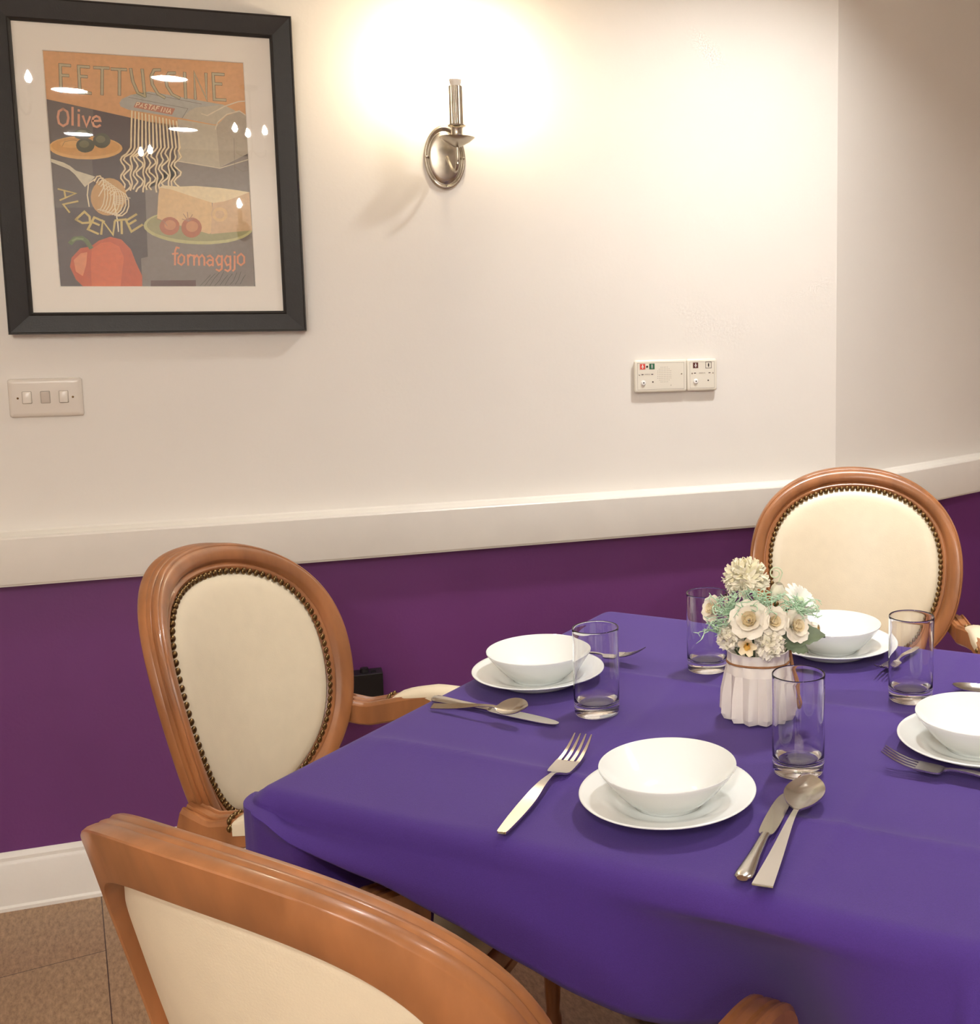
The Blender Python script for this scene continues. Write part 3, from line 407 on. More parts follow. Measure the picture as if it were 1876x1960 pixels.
def call_unit(x, wd, label, spk):
    t = thing('wall_intercom', label, 'intercom', (x, 0, 1.1464)); t.scale = (1, .72, 1)
    bm = bmesh.new(); plate(bm, .003, wd-.003, .003, .083, .003, [(0,0),(0,.012)]); obj('back_box', bm, ivory, t)
    bm = bmesh.new(); plate(bm, 0, wd, 0, .086, .006, [(0,.012),(0,.017),(.001,.0195),(.003,.0212),(.0072,.0215)])
    obj('face_plate', bm, ivory, t, smooth=True, angle=50)
    bm = bmesh.new(); o = (.0075,wd-.0075,.0075,.0785); ringquad(bm, o, (o[0]+.0006,o[1]-.0006,o[2]+.0006,o[3]-.0006), -.0217, -.0217); obj('inset_line', bm, grey_line, t)
    cols = ((.022, red_m), (.048, green_m)) if spk else ((.024, brown_m), (.061, None))
    for cx, m in cols:
        bm = bmesh.new(); w_ = .0074
        if m: box(bm, cx-w_, cx+w_, -.0222, -.0215, .0615, .0765); obj('symbol_label', bm, m, t)
        else:
            ringquad(bm, (cx-w_-.0012,cx+w_+.0012,.060,.078), (cx-w_,cx+w_,.0612,.0768), -.0219, -.0219); obj('symbol_label', bm, ink, t)
        bm = bmesh.new(); box(bm, cx-.0009, cx+.0009, -.0228, -.0223, .0635, .0748)
        if m and m is not green_m:
            f = bm.faces.new([bm.verts.new((cx+a, -.0227, .0690+b)) for a, b in ((0,.0045),(.0032,-.001),(0,-.0045),(-.0032,-.001))])
            disc(bm, cx, .068, .0011, -.0229, 1)
        else: box(bm, cx-.0018, cx+.0018, -.0228, -.0223, .0660, .0725)
        obj('symbol', bm, [button_w if m else ink, ink if m else button_w], t)
    if spk:
        bm = bmesh.new(); disc(bm, .0345, .0685, .0030, -.0218); obj('sensor_dot', bm, ink, t)
    dx = (.0215, .0485) if spk else (.0220, .0640)
    for a in dx:
        bm = bmesh.new(); box(bm, a-.0028, a+.0028, -.0219, -.0215, .0470, .0490); obj('dash_mark', bm, ink, t)
    flat_text('INTERCALL', sum(dx)/2, .0470, .0030 if spk else .0036, mat('lettering_ink', (110,90,80), .6), t)
    scr = (.0130, .131) if spk else (.0140, .0740)
    for a in scr:
        bm = bmesh.new(); bmesh.ops.create_uvsphere(bm, u_segments=12, v_segments=8, radius=.0022, matrix=Matrix.Translation((a,-.0213,.0475))); obj('screw', bm, steel, t, smooth=True)
    bx = .0235 if spk else .0240
    bm = bmesh.new(); lathe(bm, [(0,0),(.0068,0),(.0068,.003),(.0055,.0055),(.002,.0062),(0,.0062)], 24)
    bmesh.ops.rotate(bm, verts=bm.verts, cent=(0,0,0), matrix=Matrix.Rotation(PI/2, 3, 'X')); bmesh.ops.translate(bm, verts=bm.verts, vec=(bx,-.0212,.0260)); obj('button', bm, button_w, t, smooth=True, angle=50)
    bm = bmesh.new(); disc(bm, bx, .0262, .0019, -.0277); obj('button_socket', bm, black_pl, t)
    bm = bmesh.new(); disc(bm, .050 if spk else .060, .0275, .0021, -.0218); obj('indicator', bm, ink, t)
    if spk:
        bm = bmesh.new(); disc(bm, .101, .0175, .0012, -.0218); obj('indicator', bm, grey_line, t)
    if spk:
        bm = bmesh.new()
        for i in range(9):
            for j in range(9):
                if (i in (0, 8) and not 2 <= j <= 6) or (i in (1, 7) and not 1 <= j <= 7): continue
                disc(bm, .0640+j*.00455, .0270+(8-i)*.0049, .0009, -.0218, n=8)
        obj('speaker_grille', bm, grey_line, t)
call_unit(.847, .146, 'wide ivory wall intercom with speaker holes and red and green labels', True)
call_unit(.9942, .086, 'small square ivory call unit right beside the speaker intercom', False)

# ------------------------------------------------------------------ black box on the purple wall
ad = thing('plug_adapter', 'black boxy adapter on purple wall behind the left armchair', 'adapter', (.10, 0, .43))
bm = bmesh.new(); box(bm, -.075, .073, -.048, 0, -.056, .043, bev=.002); obj('housing', bm, black_pl, ad)
bm = bmesh.new(); lathe(bm, [(0,.043),(.011,.043),(.010,.053),(0,.054)], 16, (.030,-.024,0)); obj('knob', bm, black_pl, ad, smooth=True, angle=40)
bm = bmesh.new(); box(bm, .045, .058, -.034, -.022, .0425, .0445); obj('recess', bm, mat('black_matte', (10,10,10), .8), ad)

# ------------------------------------------------------------------ armchairs
QA, QB, QK, QK2, QN, HC, TILT, KAP, QT = .20763, .20605, .08232, .15766, 2.0732, .72619, .25095, 2.6178, .03566
def outline(phi):
    c, s = cos(phi), sin(phi); e = 2/QN
    cc = math.copysign(abs(c)**e, c); ss = math.copysign(abs(s)**e, s)
    return QA*cc*(1+QK*ss+QK2*ss*ss), QB*ss
def surf(phi, off, y):
    x, z = outline(phi); h = 1e-3
    x1, z1 = outline(phi-h); x2, z2 = outline(phi+h)
    dx, dz = x2-x1, z2-z1; L = math.hypot(dx, dz)
    if L > 1e-9: x += off*dz/L; z -= off*dx/L
    return backpt(x, z, y)
def backpt(x, z, y): return Vector((x, y+KAP*x*x/2-z*sin(TILT), HC+z*cos(TILT)))
FR = [(-.0062,-.0335),(-.0060,-.004),(-.003,.0005),(0,.0028),(.004,.0042),(.0072,.0030),(.0085,.0002),(.0105,-.0012),(.0125,.0004),(.0150,.0052),(.018,.0074),(.026,.0086),(.034,.0070),(.0385,.0036),(.040,.0004),(.0425,.0002),(.0445,-.0020),(.0455,-.0065),(.0440,-.0098),(.0430,-.0112),(.0446,-.0130),(.0452,-.0175),(.0440,-.0205),(.0448,-.0225),(.0450,-.030),(.0436,-.0345),(.0420,-.0357),(-.003,-.0357)]
def make_chair(label, loc, th):
    t = thing('armchair', label, 'armchair', (loc[0], loc[1], 0), th-PI/2, 'oval-back armchairs around the table')
    NP = 128; bm = bmesh.new(); rows = []
    for k in range(NP):
        ph = 2*PI*(k+.5)/NP
        rows.append([surf(ph, u, y) for u, y in FR])
    grid(bm, rows, closed_u=True, closed_v=True); fr = obj('back_frame', bm, wood, t, smooth=True, angle=38)
    # front cushion and rear panel
    for nm, base, crown, sgn in (('backrest_cushion', .0015, .022, 1), ('rear_panel', -.0185, .004, -1)):
        bm = bmesh.new(); rows = []
        for i in range(15):
            r = i/14; row = []
            for k in range(96):
                ph = 2*PI*(k+.5)/96; x, z = outline(ph); g = 1-.004/max(.05, math.hypot(x, z))
                yy = base+sgn*crown*(1-r**3.2)**.6 if r < 1 else base-.004*sgn
                row.append(backpt(x*r*g, z*r*g, yy))
            rows.append(row)
        V = grid(bm, rows, closed_u=True); bmesh.ops.remove_doubles(bm, verts=bm.verts, dist=1e-5)
        obj(nm, bm, leather, t, smooth=True)
    # nail heads along the inner edge of the frame
    N = 100; pts = []; tot = 0; S = [outline(2*PI*k/2000) for k in range(2001)]; cum = [0]
    for k in range(2000): tot += math.hypot(S[k+1][0]-S[k][0], S[k+1][1]-S[k][1]); cum.append(tot)
    j = 0
    for k in range(N):
        d = tot*(k+.5)/N
        while cum[j+1] < d: j += 1
        pts.append(2*PI*j/2000)
    bm = bmesh.new(); bmesh.ops.create_uvsphere(bm, u_segments=10, v_segments=8, radius=.0060)
    for v in bm.verts: v.co.y *= .62
    first = obj('upholstery_nail', bm, brass, fr, smooth=True); 
    for k, ph in enumerate(pts):
        o = first if k == 0 else first.copy()
        if k: COL.objects.link(o); o.parent = fr
        o.location = surf(ph, -.0045, .0050)
    # seat
    def seat_out(s, inset=0.):
        P = []
        hw_r, hw_f, y0, y1 = .200-inset, .258-inset, .055+inset, .505-inset
        for k in range(14): a = -1+2*k/13; P.append((a*hw_r, y0-.0))
        for k in range(1, 12): f_ = k/12; P.append((hw_r+(hw_f-hw_r)*math.sin(f_*PI/2), y0+(y1-y0)*f_))
        for k in range(9): a = k/8*PI/2; P.append((hw_f-.03+.03*cos(a), y1-.012+.02*sin(a)))
        for k in range(1, 16): a = 1-2*k/16; P.append((a*(hw_f-.03), y1+.008+.022*(1-a*a)))
        for k in range(9): a = PI/2+k/8*PI/2; P.append((-(hw_f-.03)+.03*cos(a), y1-.012+.02*sin(a)))
        for k in range(11, 0, -1): f_ = k/12; P.append((-(hw_r+(hw_f-hw_r)*math.sin(f_*PI/2)), y0+(y1-y0)*f_))
        return P
    bm = bmesh.new(); rows = []
    for ins, z in ((.02,.334),(.004,.334),(.001,.338),(.001,.352),(.004,.355),(.001,.358),(0,.388),(.003,.395),(.006,.397),(.02,.397)):
        rows.append([Vector((x, y, z)) for x, y in seat_out(0, ins)])
    grid(bm, rows, closed_u=True, cap=True); obj('seat_frame', bm, wood, t, smooth=True, angle=35)
    bm = bmesh.new(); rows = []
    O = seat_out(0, .010)
    for r, z in ((1,.396),(1.0,.410),(.985,.422),(.95,.431),(.85,.439),(.6,.446),(.3,.449),(.02,.450)):
        rows.append([Vector((x*r, .28+(y-.28)*r, z)) for x, y in O])
    grid(bm, rows, closed_u=True, cap=True); obj('seat_cushion', bm, leather, t, smooth=True, angle=60)
    for s in (-1, 1):
        # front leg
        bm = bmesh.new(); box(bm, s*.225-.026, s*.225+.026, .452, .504, .322, .388, bev=.003)
        rows = []
        for r, z in ((.012,0),(.016,.004),(.016,.02),(.0125,.035),(.014,.06),(.0205,.26),(.021,.280),(.016,.286),(.024,.297),(.024,.310),(.018,.323)):
            rows.append([Vector((s*.225+(r*(1+(.06*cos(9*a) if .05 < z < .27 else 0)))*cos(a), .478+(r*(1+(.06*cos(9*a) if .05 < z < .27 else 0)))*sin(a), z)) for a in [2*PI*k/54 for k in range(54)]])
        grid(bm, rows, closed_u=True, cap=True); obj('leg', bm, wood, t, smooth=True, angle=40)
        # rear leg, running up into the frame
        bm = bmesh.new(); rows = []
        for x, yy, z, a in ((.205,-.045,0,.015),(.200,-.015,.15,.018),(.192,.03,.32,.022),(.185,.060,.43,.024),(.178,.074,.50,.022),(.180,.068,.545,.017)):
            rows.append([Vector((s*x+dx*a, yy+dy*a, z)) for dx, dy in ((-1,-.8),(-.8,-1),(.8,-1),(1,-.8),(1,.8),(.8,1),(-.8,1),(-1,.8))])
        grid(bm, rows, closed_u=True, cap=True); obj('leg', bm, wood, t, smooth=True, angle=40)
        # arm: carved rail with scrolled end
        C = smoothpts([(.240,.062,.612),(.246,.085,.606),(.252,.115,.600),(.256,.150,.605),(.260,.20,.615),(.263,.26,.624),(.265,.32,.624),(.265,.38,.619),(.264,.422,.603),(.262,.440,.577),(.262,.428,.552)], 4)
        bm = bmesh.new(); rows = []; n = len(C)
        for i, p in enumerate(C):
            q = Vector((s*p.x, p.y, p.z)); tn = (C[min(i+1,n-1)]-C[max(i-1,0)]); tn = Vector((s*tn.x, tn.y, tn.z)).normalized()
            sd = Vector((1,0,0)); u_ = sd.cross(tn).normalized()
            f_ = i/(n-1); hh = .022 if f_ < .75 else .022-.006*(f_-.75)*4; ww = .0235 if f_ > .2 else .0215
            prof = [(-1,-.8),(-.8,-1),(.8,-1),(1,-.8),(1,.72),(.86,.86),(.80,1.0),(.62,1.02),(.55,.88),(.28,.86),(.22,1.02),(-.22,1.02),(-.28,.86),(-.55,.88),(-.62,1.02),(-.80,1.0),(-.86,.86),(-1,.72)]
            rows.append([q+sd*(a*ww)+u_*(b*hh) for a, b in prof])
        grid(bm, rows, closed_u=True, cap=True); am = obj('arm', bm, wood, t, smooth=True, angle=35)
        bm = bmesh.new()
        for r_, z_ in ((.020,0),(.014,.0012),(.006,.0024)):
            lathe(bm, [(0,-.0246-z_*1),(r_*.8,-.0246-z_),(r_,-.0235),(r_,.0235),(r_*.8,.0246+z_),(0,.0246+z_)], 24)
        bmesh.ops.rotate(bm, verts=bm.verts, cent=(0,0,0), matrix=Matrix.Rotation(PI/2, 3, 'Y')); bmesh.ops.translate(bm, verts=bm.verts, vec=(s*.262,.416,.579))
        obj('scroll', bm, wood, am, smooth=True, angle=40)
        # arm support
        bm = bmesh.new(); rows = []
        for p in smoothpts([(.262,.412,.570),(.262,.404,.530),(.256,.375,.47),(.250,.350,.41),(.249,.345,.365)], 4):
            rows.append([Vector((s*p.x+a*.017, p.y+b*.018, p.z)) for a, b in ((-1,-.7),(-.7,-1),(.7,-1),(1,-.7),(1,.7),(.7,1),(-.7,1),(-1,.7))])
        grid(bm, rows, closed_u=True, cap=True); obj('arm_support', bm, wood, t, smooth=True, angle=40)
        # arm pad
        bm = bmesh.new(); rows = []
        for i in range(13):
            f_ = i/12; yy = .165+.165*f_; zz = lerp([.165,.25,.33],[.629,.642,.638], yy); e = max(0.12, (1-abs(2*f_-1)**4))**.5
            rows.append([Vector((s*.263+.0245*cos(a)*(.85+.15*e), yy, zz-.004+(.016*e)*max(0, sin(a))**.7-(.016 if sin(a) < -.01 else 0))) for a in [2*PI*k/20 for k in range(20)]])
        grid(bm, rows, closed_u=True, cap=True); pad = obj('arm_pad', bm, leather, am, smooth=True, angle=60)
        for k in range(6):
            a = -1+2*k/5
            for yy, zz in ((.162,.627),(.332,.632)):
                o = first.copy(); COL.objects.link(o); o.parent = am; o.rotation_euler = (0,0,0)
                o.location = (s*.263+a*.0215, yy+(.008*(1-a*a))*(1 if yy > .25 else -1), zz-(.006 if abs(a) > .9 else -.001))
    return t
make_chair('oval-back wooden armchair with cream leather, left of the table by the purple wall', (-.11843, -.83787), -.51839)
make_chair('oval-back wooden armchair with cream leather, behind the flower vase at the far right', (1.27012, -.45181), -1.97268)
make_chair('wooden armchair in the foreground seen from behind, top rail and cream rear panel', (-.0410, -1.9120), .7340)

# ------------------------------------------------------------------ table and cloth
TC = Vector((-.09, -1.355, 0)); TV = Vector((.719, -.695, 0)); TB = Vector((.695, .719, 0)); S = .965; ZT = .7537
def tp(a, b, z=0): return TC+TV*a+TB*b+Vector((0,0,z))
tb = thing('dining_table', 'square dining table hidden under the purple tablecloth', 'table', tuple(tp(S/2, S/2)), math.atan2(TV.y, TV.x))
bm = bmesh.new(); box(bm, -S/2+.022, S/2-.022, -S/2+.022, S/2-.022, .722, .7505, bev=.006); obj('tabletop', bm, dark_wood, tb)
bm = bmesh.new(); lathe(bm, [(0,.08),(.07,.08),(.075,.11),(.05,.16),(.035,.25),(.05,.36),(.06,.45),(.045,.56),(.05,.66),(.09,.70),(.20,.7215),(0,.7215)], 40); obj('pedestal', bm, dark_wood, tb, smooth=True, angle=50)
for k in range(4):
    a = PI/4+k*PI/2; d = Vector((cos(a), sin(a), 0)); sd = Vector((-sin(a), cos(a), 0)); bm = bmesh.new(); rows = []
    for r, z, h in ((.03,.16,.04),(.12,.14,.032),(.22,.09,.026),(.32,.05,.024),(.40,.034,.022),(.45,.026,.018),(.462,.024,.012)):
        rows.append([d*r+sd*(x*.020)+Vector((0,0,z+y*min(h, z-.002))) for x, y in ((-1,-.8),(-.8,-1),(.8,-1),(1,-.8),(1,.7),(.6,1),(-.6,1),(-1,.7))])
    grid(bm, rows, closed_u=True, cap=True); obj('foot', bm, dark_wood, tb, smooth=True, angle=50)

PRESS = []
def crease(a, b):
    z = 0.
    def ridge(d, amp, w1, w2): return amp*math.exp(-abs(d)/(w1 if d > 0 else w2))
    wob = .006*sin(a*7)
    z += ridge(b-.200-wob, .0062, .009, .034)
    z += ridge(b-.590-wob*.6, .0056, .008, .030)
    z += ridge(a-.36-.01*sin(b*6), .0034, .012, .03)
    z += ridge(a-.75, .0038, .01, .03)
    z += .0016*sin(a*9+b*4)*sin(b*11-1.3)
    z += .0035*math.exp(-(((a-.62)/.10)**2+((b-.52)/.05)**2))
    fade = min(1, min(a, b, S-a, S-b)/.07); z *= max(0, fade)
    for pa, pb, r in PRESS:
        d = math.hypot(a-pa, b-pb)-r
        if d < .03: z *= max(0, d/.03)
    return z
for x, y, r in ((.3591,-1.0723,.105),(.4105,-1.5986,.105),(.882,-1.112,.105),(.866,-1.588,.105),(.4104,-1.2537,.036),(.6052,-1.5623,.036),(.640,-1.120,.036),(.886,-1.375,.036),(.636,-1.352,.058)):
    d = Vector((x, y, 0))-TC; PRESS.append((d.dot(TV), d.dot(TB), r))
bm = bmesh.new(); RC = .034; RR = .028
per = []
def add_side(i):
    n = 78
    for k in range(n):
        f_ = k/n; f_ = .5-.5*cos(PI*f_)*(.35)-.5*(1-2*f_)*.65+0  # denser near the corners
        s_ = RC+(S-2*RC)*f_
        if i == 0: per.append(((s_,0),(0,-1),0,s_))
        if i == 1: per.append(((S,s_),(1,0),1,s_))
        if i == 2: per.append(((S-s_,S),(0,1),2,s_))
        if i == 3: per.append(((0,S-s_),(-1,0),3,s_))
    c = ((S-RC,RC,-PI/2),(S-RC,S-RC,0),(RC,S-RC,PI/2),(RC,RC,PI))[i]
    for k in range(10):
        a = c[2]+PI/2*k/10; per.append(((c[0]+RC*cos(a), c[1]+RC*sin(a)), (cos(a), sin(a)), 10+i, k/10))
for i in range(4): add_side(i)
rows = []
NR = 54; G1, G2 = 16, 15
DA = [0,.03,.06,.10,.20,.25,.30,.36,.45,.52,.60,.70,.80,.90,.965]
DD = [.018,.018,.024,.040,.058,.068,.080,.090,.122,.160,.215,.265,.27,.25,.22]
for (px, py), (nx, ny), side, s_ in per:
    row = []
    ix, iy = px-nx*RR, py-ny*RR
    for k in range(NR):
        f_ = k/(NR-1); f_ = f_**.9
        a = S/2+(ix-S/2)*f_; b = S/2+(iy-S/2)*f_
        row.append(tp(a, b, ZT+crease(a, b)))
    drop = .20; outv = .018; U = 0.; dent = 0.; ret = .012; tgt = -.004
    if side == 0:
        drop = lerp(DA, DD, s_); outv = lerp([0,.08,.2,.35,.5,.6],[.010,.018,.030,.026,.016,.012], s_); ret = lerp([0,.04,.12],[0,0,.012], s_); tgt = lerp([0,.05,.12],[.012,.008,-.006], s_)
        U = lerp([0,.10,.15,.205,.225],[.215,.21,.20,.17,0], s_); dent = .19*math.exp(-((s_-.70)/.11)**2)
        rip = .006*sin(s_*19)
    elif side == 13: drop = .018; U = .215; outv = .012; rip = 0; ret = 0; tgt = .012
    elif side >= 10: drop = .255; outv = .05; rip = 0
    elif side == 3: drop = lerp([0,.05,.10,.14,.21,.28,.45,.62,.67,.77,.85,.965],[.235,.20,.125,.098,.098,.16,.19,.17,.10,.10,.17,.2], py); outv = .014; rip = .004*sin(s_*22)
    else: rip = .012*sin(s_*17+side); drop = .25  # unseen sides hang longer to shade the seats under the table
    for k in range(1, 7):
        a_ = PI/2*k/6; o_ = -RR+RR*sin(a_); z_ = -RR*(1-cos(a_))
        z_ = max(z_, -drop*k/6*.9) if drop < RR*1.2 else z_
        row.append(tp(px+nx*o_, py+ny*o_, ZT+z_))
    z0 = min(RR, drop*.9)
    for k in range(1, G1):
        f_ = k/(G1-1); d_ = z0+(drop-z0)*f_
        o_ = outv*sin(f_*PI/2)+rip*f_*f_-dent*f_**.75
        row.append(tp(px+nx*o_, py+ny*o_, ZT-d_))
    eo = outv+rip-dent
    for k in range(1, G2):
        f_ = k/(G2-1)
        if U > .004:
            if k <= 2: o_ = eo-ret*.5*k; d_ = drop-ret*.33*k+(1-min(1, ret/.012))*.004*k
            else:
                g = (k-2)/(G2-3); o_ = (eo-ret)*(1-g)**2+tgt*(1-(1-g)**2); d_ = drop-.66*ret+(1-min(1, ret/.012))*.008+U*g
                if side == 0 and s_ > .105:
                    q_ = min(1, (s_-.105)/.03); q_ = q_*q_*(3-2*q_); o2 = (eo-ret)-(eo-ret+.115)*min(1, g/.35); d2 = drop-.008+U*max(0, (g-.35)/.65)
                    o_ += (o2-o_)*q_; d_ += (d2-d_)*q_
        else: o_ = eo-.0012; d_ = drop-.0012*f_
        row.append(tp(px+nx*o_, py+ny*o_, ZT-d_))
    rows.append(row)
grid(bm, rows, closed_v=True); bmesh.ops.remove_doubles(bm, verts=bm.verts, dist=2e-5)
clo = obj('tablecloth', bm, cloth_m, smooth=True)
tag(clo, 'deep purple fabric tablecloth with ironed creases draped over the table', 'tablecloth')

# ------------------------------------------------------------------ crockery
ZC_ = ZT+.0012
def table_z(x, y):
    d = Vector((x, y, 0))-TC; a = d.dot(TV); b = d.dot(TB)
    return ZT+crease(a, b)
PLATE = [(0,.0045),(.045,.0045),(.060,.0060),(.069,.0105),(.076,.0150),(.090,.0185),(.105,.0215),(.109,.0228),(.110,.0218),(.1085,.0203),(.092,.0160),(.078,.0118),(.070,.0072),(.066,.0030),(.064,.0),(.060,.0),(.059,.0024),(.0,.0030)]
BOWL = [(0,.0050),(.026,.0055),(.040,.0078),(.052,.0140),(.063,.0240),(.0725,.0345),(.0812,.0445),(.0848,.0488),(.0852,.0494),(.0850,.0476),(.0822,.0432),(.0745,.0330),(.0655,.0220),(.0555,.0115),(.0470,.0052),(.0435,.0025),(.0430,.0),(.039,.0),(.038,.0022),(0,.0028)]
def setting(x, y, lp, lb):
    z = table_z(x, y)+.0012
    bm = bmesh.new(); lathe(bm, PLATE, 96); o = obj('dinner_plate', bm, china, smooth=True, loc=(x, y, z)); tag(o, lp, 'plate', 'white plates on the purple cloth')
    bm = bmesh.new(); lathe(bm, BOWL, 96); o = obj('bowl', bm, china, smooth=True, loc=(x, y, z+.0047)); tag(o, lb, 'bowl', 'white bowls on the plates')
setting(.3591, -1.0723, 'white plate near the left table edge, beside the left armchair', 'white bowl on the plate beside the left armchair')
setting(.4105, -1.5986, 'nearest white plate, between the lone fork and the paired spoon and knife', 'nearest white bowl, on the plate at the front of the table')
setting(.882, -1.112, 'white plate behind the flower vase, before the far right armchair', 'white bowl partly hidden by the flowers, before the far armchair')
setting(.866, -1.588, 'white plate cut off by the right edge of the photo', 'white bowl cut off by the right edge of the photo')

GH, GR = .1343, .0352
GP = [(0,.0005),(.0300,.0),(.0328,.0012),(.0338,.0045),(.0345,.014),(.0346,.018),(.0349,.06),(.03515,GH-.006),(.0353,GH-.002),(.0351,GH-.0006),(.0345,GH),(.0338,GH-.0006),(.0336,GH-.002),(.0336,GH-.006),(.0335,.06),(.0332,.028),(.0325,.0225),(.0305,.0175),(.022,.0162),(0,.0158)]
GMI = [1]*(len(GP)-1)
def tumbler(x, y, label):
    bm = bmesh.new(); lathe(bm, GP, 96, mi=GMI)
    o = obj('drinking_glass', bm, [glass_thin, glass_solid], smooth=True, loc=(x, y, table_z(x, y)+.0015)); o.data.materials[0] = glass_thin
    tag(o, label, 'glass', 'clear straight tumblers on the table')
tumbler(.4104, -1.2537, 'empty clear tumbler overlapping the left bowl and plate')
tumbler(.6052, -1.5623, 'nearest empty tumbler, in front of the flower vase')
tumbler(.640, -1.120, 'empty clear tumbler behind and left of the flower vase')
tumbler(.886, -1.375, 'empty clear tumbler at right, a fork showing through it')

# ------------------------------------------------------------------ cutlery (built along +x, handle end at 0)
def strip(bm, st, th=.0016, n=6):
    # st: (x, half width, z, dish) cross-sections, closed thin solid
    rows = []
    for x, hw, z, dish in st:
        top = [Vector((x, -hw+2*hw*k/n, z+th/2-dish*(1-(2*k/n-1)**2))) for k in range(n+1)]
        bot = [Vector((x, hw-2*hw*k/n, z-th/2-dish*(1-(2*k/n-1)**2))) for k in range(n+1)]
        rows.append(top+bot)
    grid(bm, rows, closed_u=True, cap=True)
def dens(st, k=4):
    out = []
    P = [Vector((a[0], a[1], a[2])) for a in st]; Q = smoothpts(P, k)
    for i, q in enumerate(Q):
        j = min(i//k, len(st)-2); t = i/k-j; out.append((q.x, max(.0004, q.y), q.z, st[j][3]+(st[j+1][3]-st[j][3])*t))
    return out
def fork_bm(L, flat=False):
    bm = bmesh.new(); s = L/.20
    strip(bm, dens([(0,.0030,.002,0),(.002,.0048,.002,0),(.03,.0066,.0035,0),(.06,.0068,.0055,0),(.09,.0046,.0085,0),(.115,.0026,.0075,0),(.124,.0045,.0055,0),(.131,.0118,.0035,.0006),(.158,.0128,.0040,.0008)]), .0020)
    for k in range(4):
        yc = -.0104+k*.00693
        rows = []
        for x, hw, z in ((.158,.0022,.0036),(.170,.0019,.0052),(.182,.0016,.0085),(.192,.0012,.0125),(.200,.0006,.0165)):
            sh = yc*(1-.10*(x-.158)/.042)
            rows.append([Vector((x, sh+dx*hw, z+dz*.0009)) for dx, dz in ((-1,-1),(1,-1),(1,1),(-1,1))])
        grid(bm, rows, closed_u=True, cap=True)
    for v in bm.verts: v.co *= s
    return bm
def spoon_bm(L, square=False):
    bm = bmesh.new(); s = L/.20; h0 = .0088 if square else .0062
    strip(bm, dens([(0,h0,.0020,0),(.003,h0,.0020,0),(.05,.0062,.0035,0),(.10,.0034,.0075,0),(.126,.0026,.0070,0),(.134,.0036,.0052,.0004),(.142,.0120,.0066,.0025),(.156,.0182,.0080,.0050),(.170,.0192,.0085,.0058),(.184,.0155,.0090,.0042),(.194,.0085,.0098,.0016),(.199,.0015,.0102,0)]), .0016, 10)
    for v in bm.verts: v.co *= s
    return bm
def knife_bm(L):
    bm = bmesh.new(); s = L/.21
    rows = []
    for x, a, z, th in ((0,.0060,.0045,.0030),(.003,.0092,.0045,.0036),(.012,.0098,.0045,.0038),(.05,.0066,.0045,.0034),(.09,.0050,.0045,.0032),(.098,.0056,.0045,.0028)):
        rows.append([Vector((x, a*cos(t), z+th*sin(t))) for t in [2*PI*k/14 for k in range(14)]])
    grid(bm, rows, closed_u=True, cap=True)
    strip(bm, dens([(.096,.0050,.0045,0),(.104,.0085,.0040,0),(.13,.0100,.0035,0),(.17,.0098,.0028,0),(.195,.0080,.0022,0),(.207,.0045,.0020,0),(.210,.0012,.0020,0)]), .0012)
    for v in bm.verts: v.co *= s
    return bm
def lay(name, bm, h, tdir, label, cat, L=None, z=0., pitch=0., roll=0.):
    o = obj(name, bm, steel, smooth=True, angle=35); d = Vector((tdir[0]-h[0], tdir[1]-h[1], 0))
    o.location = (h[0], h[1], max(table_z(h[0]+d.x*q/5, h[1]+d.y*q/5) for q in range(6))+.0012+z); o.rotation_euler = (roll, -pitch, math.atan2(d.y, d.x)); tag(o, label, cat, 'steel cutlery on the purple cloth')
    return o
lay('fork', fork_bm(.262), (.202,-1.612), (.352,-1.400), 'steel fork lying alone left of the nearest plate', 'fork')
lay('knife', knife_bm(.225), (.424,-1.811), (.556,-1.634), 'steel knife right of the nearest plate, tip under the spoon', 'knife')
lay('spoon', spoon_bm(.258, True), (.437,-1.836), (.591,-1.632), 'steel spoon right of the nearest plate, bowl lying on the knife', 'spoon', z=.003, pitch=.012)
lay('spoon', spoon_bm(.175), (.177,-1.150), (.308,-1.270), 'steel spoon crossing a knife beside the left plate', 'spoon', z=.004, pitch=.10, roll=.45)
lay('knife', knife_bm(.236), (.183,-1.112), (.344,-1.286), 'steel knife under the spoon beside the left plate', 'knife')
lay('fork', fork_bm(.2), (.398,-.930), (.538,-1.062), 'steel fork behind the left plate, tines pointing at the vase', 'fork', pitch=.07)
lay('fork', fork_bm(.2), (1.040,-1.145), (.888,-1.272), 'steel fork seen through the right tumbler, tines toward the vase', 'fork', pitch=.03)
lay('fork', fork_bm(.22), (.868,-1.752), (.706,-1.586), 'steel fork at the right edge of the photo, before the right plate', 'fork', pitch=.03)
lay('spoon', spoon_bm(.2), (1.115,-1.500), (.985,-1.378), 'steel spoon peeking out behind the right bowl', 'spoon')

